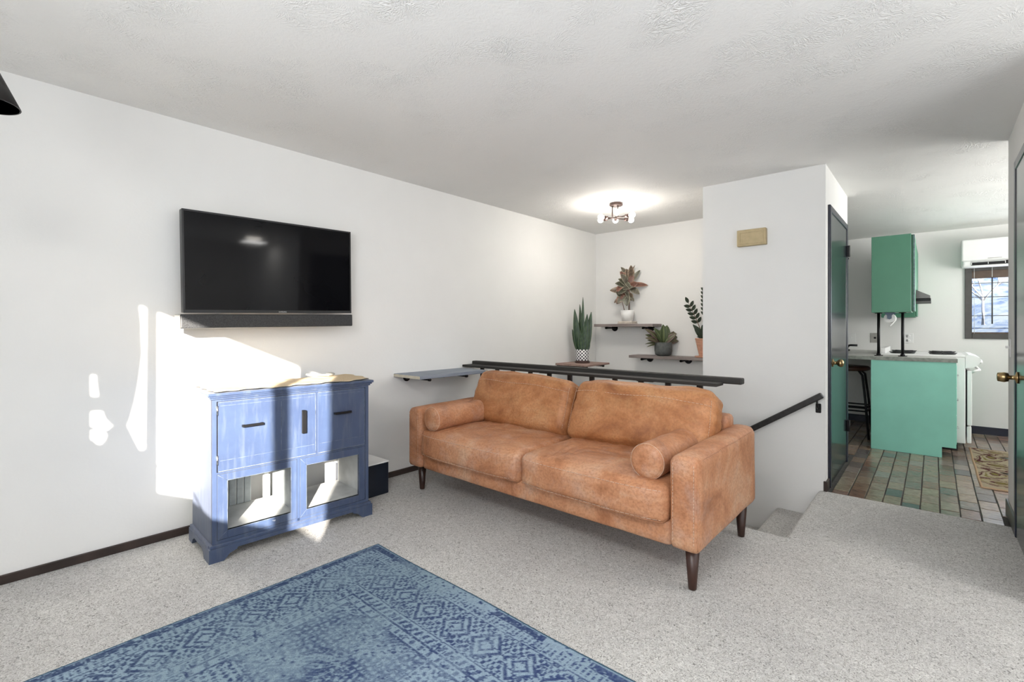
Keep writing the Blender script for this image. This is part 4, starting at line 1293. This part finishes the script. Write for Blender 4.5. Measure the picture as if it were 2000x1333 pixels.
for (dx, dz, ln, wd) in ((-1, .9, .21, .032), (-.8, .5, .17, .04), (-.4, .3, .12, .045), (.6, .6, .17, .04), (-.25, .8, .16, .04), (-1.0, .0, .10, .012), (.2, .9, .2, .04), (-.7, .75, .13, .03)):
    leaf_mesh(Vector((0, 0, .20)), rtv * dx + Vector((0, 0, dz + .3)) - fwv * .15, -fwv, ln, wd, -.3, .2, zz_col, 8, .8, zz)

# ------------------------------------------------------------------ ceiling lamp over the stair
lp = thing('ceiling_lamp', 'bronze ceiling lamp with crossed rods and bare glowing bulbs over the stairs', 'lamp', (-2.33, 4.17, 2.44))
MB().lathe([(0, 0), (.065, 0), (.066, -.022), (.058, -.03), (0, -.031)]).build('canopy', 'bronze', lp)
b = MB()
for dx, dy in ((-.03, -.02), (.03, -.02), (0, .035)):
    b.cyl((dx, dy, -.03), (dx, dy, -.135), .0055, n=8)
b.build('rod', 'bronze', lp)
for k, (ang, zz_) in enumerate(((20, -.150), (80, -.130), (140, -.140))):
    a = math.radians(ang) + TH
    dv = Vector((math.cos(a), math.sin(a), 0))
    arm = MB().cyl(dv * -.10 + Vector((0, 0, zz_)), dv * .10 + Vector((0, 0, zz_)), .0055, n=8).build('arm', 'bronze', lp)
    for s_ in ((-1, 1)):
        e = dv * s_ * .10 + Vector((0, 0, zz_))
        MB().cyl(e, e + dv * s_ * .04, .017, n=14).build('socket', 'bronze', arm)
        bo = MB().sph(e + dv * s_ * .072, .028, 18).cyl(e + dv * s_ * .04, e + dv * s_ * .055, .014, .02, 12).build('bulb', 'bulb', arm)
light('POINT', 'stair_lamp_glow', (-2.33, 4.17, 2.22), None, 15, color=(1, .94, .86)).data.shadow_soft_size = .12

# unseen flush ceiling lights: right one reflects in the television, rear one added as fill
for (px_, py_, lb_) in ((1.2, 2.75, 'round white flush ceiling light in the open area to the right'), (-.5, -.35, 'added round white flush ceiling light, unseen above and behind the viewpoint')):
  cl2 = thing('flush_ceiling_light', lb_, 'lamp', (px_, py_, 2.44))
  MB().lathe([(0, 0), (.13, 0), (.13, -.03), (.12, -.035), (0, -.036)]).build('rim', 'whiteplastic', cl2)
  MB().lathe([(0, -.036), (.11, -.036), (.09, -.06), (.04, -.075), (0.001, -.078)]).build('diffuser', 'bulb', cl2)

# black cone pendant at the top left edge
pn = thing('pendant_lamp', 'black cone-shaped lamp shade at the upper left edge of the picture', 'lamp', (-2.251, .011, 1.93))
MB().lathe([(.091, 0), (.016, .168), (.012, .168), (.012, .164), (.087, .0)]).build('lamp_shade', 'shade_in', pn)
MB().lathe([(0.0, .165), (.018, .165), (.018, .21), (.006, .22), (0, .22)]).cyl((0, 0, .21), (0, 0, .49), .003, n=6).build('cord', 'shade_in', pn)
MB().lathe([(0, .51), (.05, .51), (.05, .49), (0, .488)]).build('ceiling_canopy', 'shade_in', pn)

# ------------------------------------------------------------------ kitchen
ct = MB()
ct.box(-1.35, .166, 6.0, 6.425, .893, .93, .003, 1).box(-1.35, -.43, 6.425, YK - .001, .893, .93, .003, 1).box(-.43, .166, 7.2, YK - .001, .893, .93, .003, 1)
cto = thing('countertop', 'grey kitchen countertop with worn edge, extending left as a bar', 'countertop', (-.4, 6.5, .893))
ct.box(-1.35, .168, 5.997, 6.001, .8935, .9285)
o = ct.build('slab', 'counter', cto); o.location = (.4, -6.5, -.893)
o = MB().box(-1.349, .167, 5.9945, 5.998, .894, .929).build('edge_strip', 'counteredge', cto, label='worn dark greenish edge strip'); o.location = (.4, -6.5, -.893)

bc = thing('base_cabinet', 'mint green base cabinet end of the kitchen peninsula', 'cabinet', (-.155, 6.2, 0))
pn_ = MB().prism([(-.317, 0), (.215, 0), (.215, .10), (.314, .10), (.314, .893), (-.317, .893)], -.195, -.177, 'XZ'); pn_.build('end_panel', 'green', bc)
MB().box(-.316, .295, -.176, .22, .10, .892).box(-.316, .215, -.176, .22, 0, .10).build('carcass', 'green', bc)
MB().box(.296, .312, -.177, .215, .10, .128).build('bottom_rail', 'green', bc)
for z0, z1 in ((.13, .40), (.405, .655), (.66, .87)):
    d = MB().box(.297, .318, -.165, .215, z0, z1, .004, 1).build('drawer', 'green', bc)
    MB().box(.318, .334, -.03, .07, (z0 + z1) / 2 - .006, (z0 + z1) / 2 + .006, .002, 1).build('drawer_pull', 'chrome', d)
b2c = thing('base_cabinet', 'mint green base cabinet behind the white stove by the end wall', 'cabinet', (-.155, 7.4, 0))
MB().box(-.27, .30, -.20, .245, .10, .892).box(-.27, .215, -.20, .245, 0, .10).build('carcass', 'green', b2c)
MB().box(.30, .318, -.19, .235, .12, .87, .004, 1).build('door', 'green', b2c)

sv = thing('stove', 'white freestanding stove with black burners beyond the green peninsula', 'stove', (-.1, 6.81, 0))
MB().box(-.32, .335, -.378, .378, .08, .925, .004, 1).build('body', 'white', sv)
MB().box(-.30, .28, -.36, .36, 0.0, .08).build('kick_base', 'black', sv)
MB().box(-.33, .345, -.38, .38, .925, .944, .006, 2).build('cooktop', 'white', sv)
ctrl = MB(); ctrl.prism([(.335, .945), (.36, .952), (.40, .945), (.438, .925), (.446, .90), (.43, .86), (.395, .83), (.335, .82)], -.38, .38, 'XZ'); cp = ctrl.build('control_panel', 'white', sv)
for y in (-.3, -.2, 0, .2, .3):
    MB().cyl((.43, y, .88), (.458, y, .888), .02, .016, 16).build('knob', 'white', cp)
dv_ = MB().box(.348, .382, -.37, .37, .26, .795, .006, 2).build('oven_door', 'white', sv)
MB().box(.335, .349, -.36, .36, .25, .80).build('door_gap', 'black', dv_)
hd = MB(); hd.tube([(.38, -.36, .78), (.41, -.355, .80), (.435, -.34, .805), (.435, 0, .805), (.435, .34, .805), (.41, .355, .80), (.38, .36, .78)], .012, 10); hd.build('oven_handle', 'white', dv_)
MB().box(.345, .378, -.37, .37, .085, .25, .008, 2).build('drawer', 'white', sv)
for (x, y) in ((-.15, -.2), (-.15, .2), (.17, -.2), (.17, .2)):
    g = MB()
    for k in range(4):
        a = k * PI / 4
        g.cyl((x - .11 * math.cos(a), y - .11 * math.sin(a), .958), (x + .11 * math.cos(a), y + .11 * math.sin(a), .958), .004, n=6)
    g.lathe([(.0, .944), (.10, .944), (.105, .952), (.095, .95), (0, .946)], (x, y, 0), 24)
    g.build('burner', 'black', sv)
MB().box(-.33, -.28, -.37, .37, .944, 1.0, .006, 2).build('back_guard', 'white', sv)

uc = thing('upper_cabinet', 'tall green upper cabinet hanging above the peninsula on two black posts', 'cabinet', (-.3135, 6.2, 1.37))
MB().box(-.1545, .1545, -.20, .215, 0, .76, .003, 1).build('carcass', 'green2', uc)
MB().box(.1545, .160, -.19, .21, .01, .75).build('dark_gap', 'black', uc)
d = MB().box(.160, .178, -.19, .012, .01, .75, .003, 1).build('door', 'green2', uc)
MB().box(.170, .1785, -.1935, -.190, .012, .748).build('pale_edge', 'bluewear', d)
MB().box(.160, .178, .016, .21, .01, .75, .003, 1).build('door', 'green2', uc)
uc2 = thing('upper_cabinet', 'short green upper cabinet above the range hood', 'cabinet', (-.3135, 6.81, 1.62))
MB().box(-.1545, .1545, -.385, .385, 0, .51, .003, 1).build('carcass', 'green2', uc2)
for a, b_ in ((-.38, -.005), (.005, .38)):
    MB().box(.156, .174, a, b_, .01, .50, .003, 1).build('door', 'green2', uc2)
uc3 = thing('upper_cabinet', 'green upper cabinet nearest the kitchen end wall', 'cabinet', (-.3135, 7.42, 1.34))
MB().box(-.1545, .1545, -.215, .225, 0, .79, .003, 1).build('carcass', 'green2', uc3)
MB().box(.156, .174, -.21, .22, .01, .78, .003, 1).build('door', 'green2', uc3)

hd_ = thing('range_hood', 'dark grey range hood jutting out beneath the green upper cabinets', 'range hood', (-.3135, 6.81, 1.49))
MB().prism([(-.15, 0.03), (.29, .03), (.29, .055), (.16, .128), (-.15, .128)], -.38, .38, 'XZ').build('canopy', 'darkgrey', hd_)
MB().box(-.15, .295, -.382, .382, .0, .028, .003, 1).build('filter_lip', 'black', hd_)

for x, lb in ((-.421, 'left of the two black pipe posts under the green upper cabinet'), (-.230, 'right of the two black pipe posts under the green upper cabinet')):
    t = thing('support_post', lb, 'post', (x, 6.15, .93), group='black pipe posts holding the upper cabinet')
    MB().cyl((0, 0, .006), (0, 0, .434), .0125, n=16).build('pipe', 'black', t)
    MB().cyl((0, 0, 0), (0, 0, .007), .036, n=20).cyl((0, 0, .007), (0, 0, .022), .019, n=16).build('flange', 'black', t)
    MB().cyl((0, 0, .433), (0, 0, .44), .03, n=20).build('top_flange', 'black', t)

pt = thing('paper_towel_holder', 'blue grey holder with white paper towel roll under the green upper cabinet', 'paper towel', (-.33, 6.2, 1.37))
MB().prism([(-.045, 0), (.045, 0), (.018, -.03), (.018, -.06), (0, -.07), (-.018, -.06), (-.018, -.03)], -.125, -.112, 'XZ').build('bracket', 'bluegrey', pt)
MB().prism([(-.045, 0), (.045, 0), (.018, -.03), (.018, -.06), (0, -.07), (-.018, -.06), (-.018, -.03)], .112, .125, 'XZ').build('bracket', 'bluegrey', pt)
MB().cyl((0, -.108, -.055), (0, .108, -.055), .046, n=28).build('paper_roll', 'paper', pt)
V = []; Fq = []
for i in range(9):
    a = -.3 - 1.1 * i / 8
    x = .047 * math.cos(a) if i < 5 else .047 * math.cos(-.85) - .006 * (i - 4) ** 1.3; z = -.055 - (.0) + (.047 * math.sin(a) if i < 5 else .047 * math.sin(-.85) - .012 * (i - 4))
    V += [(x + .001, -.105, z), (x + .001, .105, z)]
for i in range(8): Fq.append((2 * i, 2 * i + 1, 2 * i + 3, 2 * i + 2))
o = mesh_from('loose_sheet', V, Fq, 'paper', pt); o.modifiers.new('s', 'SOLIDIFY').thickness = .001

# wall plates
for (x, z, lb, kd, kindm) in ((-.807, 1.085, 'white blank-looking switch plate at far left above the counter', 'switch', 0),
                              (-.560, 1.087, 'grey metal outlet plate behind the left pipe post', 'outlet', 1),
                              (-.232, 1.087, 'white double outlet plate right of the pipe posts', 'outlet', 2)):
    t = thing('wall_plate' if kindm == 0 else 'wall_outlet', lb, kd, (x, YK, z))
    MB().box(-.048, .048, -.007, 0, -.062, .062, .003, 1).build('plate', 'gadget' if kindm == 1 else 'whiteplastic', t)
    if kindm == 0: MB().box(-.005, .005, -.018, -.007, -.008, .012).build('toggle', 'whiteplastic', t)
    elif kindm == 1: MB().box(-.012, .012, -.010, -.007, -.012, .012).build('jack', 'black', t)
    else:
        for zc in (-.028, .028):
            s__ = MB().lathe([(0, 0), (.02, 0), (.02, .003), (0, .003)], (0, -.007, zc), 20, (0, -1, 0)).build('socket', 'whiteplastic', t)
            MB().box(-.009, -.006, -.0115, -.009, zc - .007, zc + .007).box(.006, .009, -.0115, -.009, zc - .007, zc + .007).build('slot', 'black', t)
hk = thing('wall_hook', 'tiny black hook on the kitchen wall near the closet hinge', 'hook', (-.85, YK, 2.13))
MB().cyl((0, 0, 0), (0, -.01, 0), .016, n=12).cyl((0, -.01, 0), (.0, -.035, .0), .006, n=8).sph((0, -.04, 0), .011, 10).build('peg', 'black', hk)

# air conditioner
ac = thing('air_conditioner', 'white wall-mounted air conditioner above the kitchen window', 'air conditioner', (.65, YK, 1.9))
MB().box(-.41, .42, -.20, -.001, .0, .30, .03, 4).build('housing', 'white', ac)
MB().box(-.415, .425, -.225, -.19, .065, .312, .02, 4).build('front_panel', 'white', ac)
MB().box(-.33, .34, -.2025, -.19, .018, .058).build('louver_slot', 'black', ac)
for x0, x1 in ((-.33, -.06), (.0, .27)):
    b = MB()
    b.box(x0, x1, -.208, -.2026, .050, .054).box(x0, x0 + .005, -.208, -.2026, .026, .054).box(x1 - .005, x1, -.208, -.2026, .026, .054).box((x0 + x1) / 2 - .002, (x0 + x1) / 2 + .002, -.208, -.2026, .026, .054)
    b.build('louver_frame', 'whiteplastic', ac)
MB().box(-.20, -.09, -.2262, -.2252, .085, .091).build('maker_mark', 'gadget', ac)

# stool
sl_ = thing('bar_stool', 'black metal bar stool with brown seat under the counter bar', 'stool', (-.72, 6.62, 0))
MB().lathe([(0, .735), (.17, .735), (.195, .75), (.198, .768), (.18, .785), (0, .782)], (0, 0, 0), 32).build('seat', 'stoolseat', sl_)
for sx_ in (-1, 1):
    for sy_ in (-1, 1):
        MB().tube([(sx_ * .10, sy_ * .10, .735), (sx_ * .135, sy_ * .135, .69), (sx_ * .165, sy_ * .165, .4), (sx_ * .195, sy_ * .195, 0)], .012, 10).build('leg', 'black', sl_)
for z, k in ((.30, .176), (.335, .172)):
    pts = [(k * 1.0 * math.cos(a), k * 1.0 * math.sin(a), z) for a in [PI / 4 + PI / 2 * q for q in range(4)]]
    pts = [(p[0] * 1.414, p[1] * 1.414, z) for p in pts]
    b = MB()
    for i in range(4): b.cyl(pts[i], pts[(i + 1) % 4], .008, n=8)
    b.build('foot_ring', 'black', sl_)

fc = thing('kitchen_faucet', 'black faucet tip showing past the closet corner above the counter', 'faucet', (-.80, 7.2, .93))
MB().cyl((0, 0, 0), (0, 0, .02), .025, n=16).tube([(0, 0, .02), (0, 0, .045), (.012, 0, .065), (.03, 0, .07), (.10, 0, .07)], .013, 10).build('spout', 'black', fc)
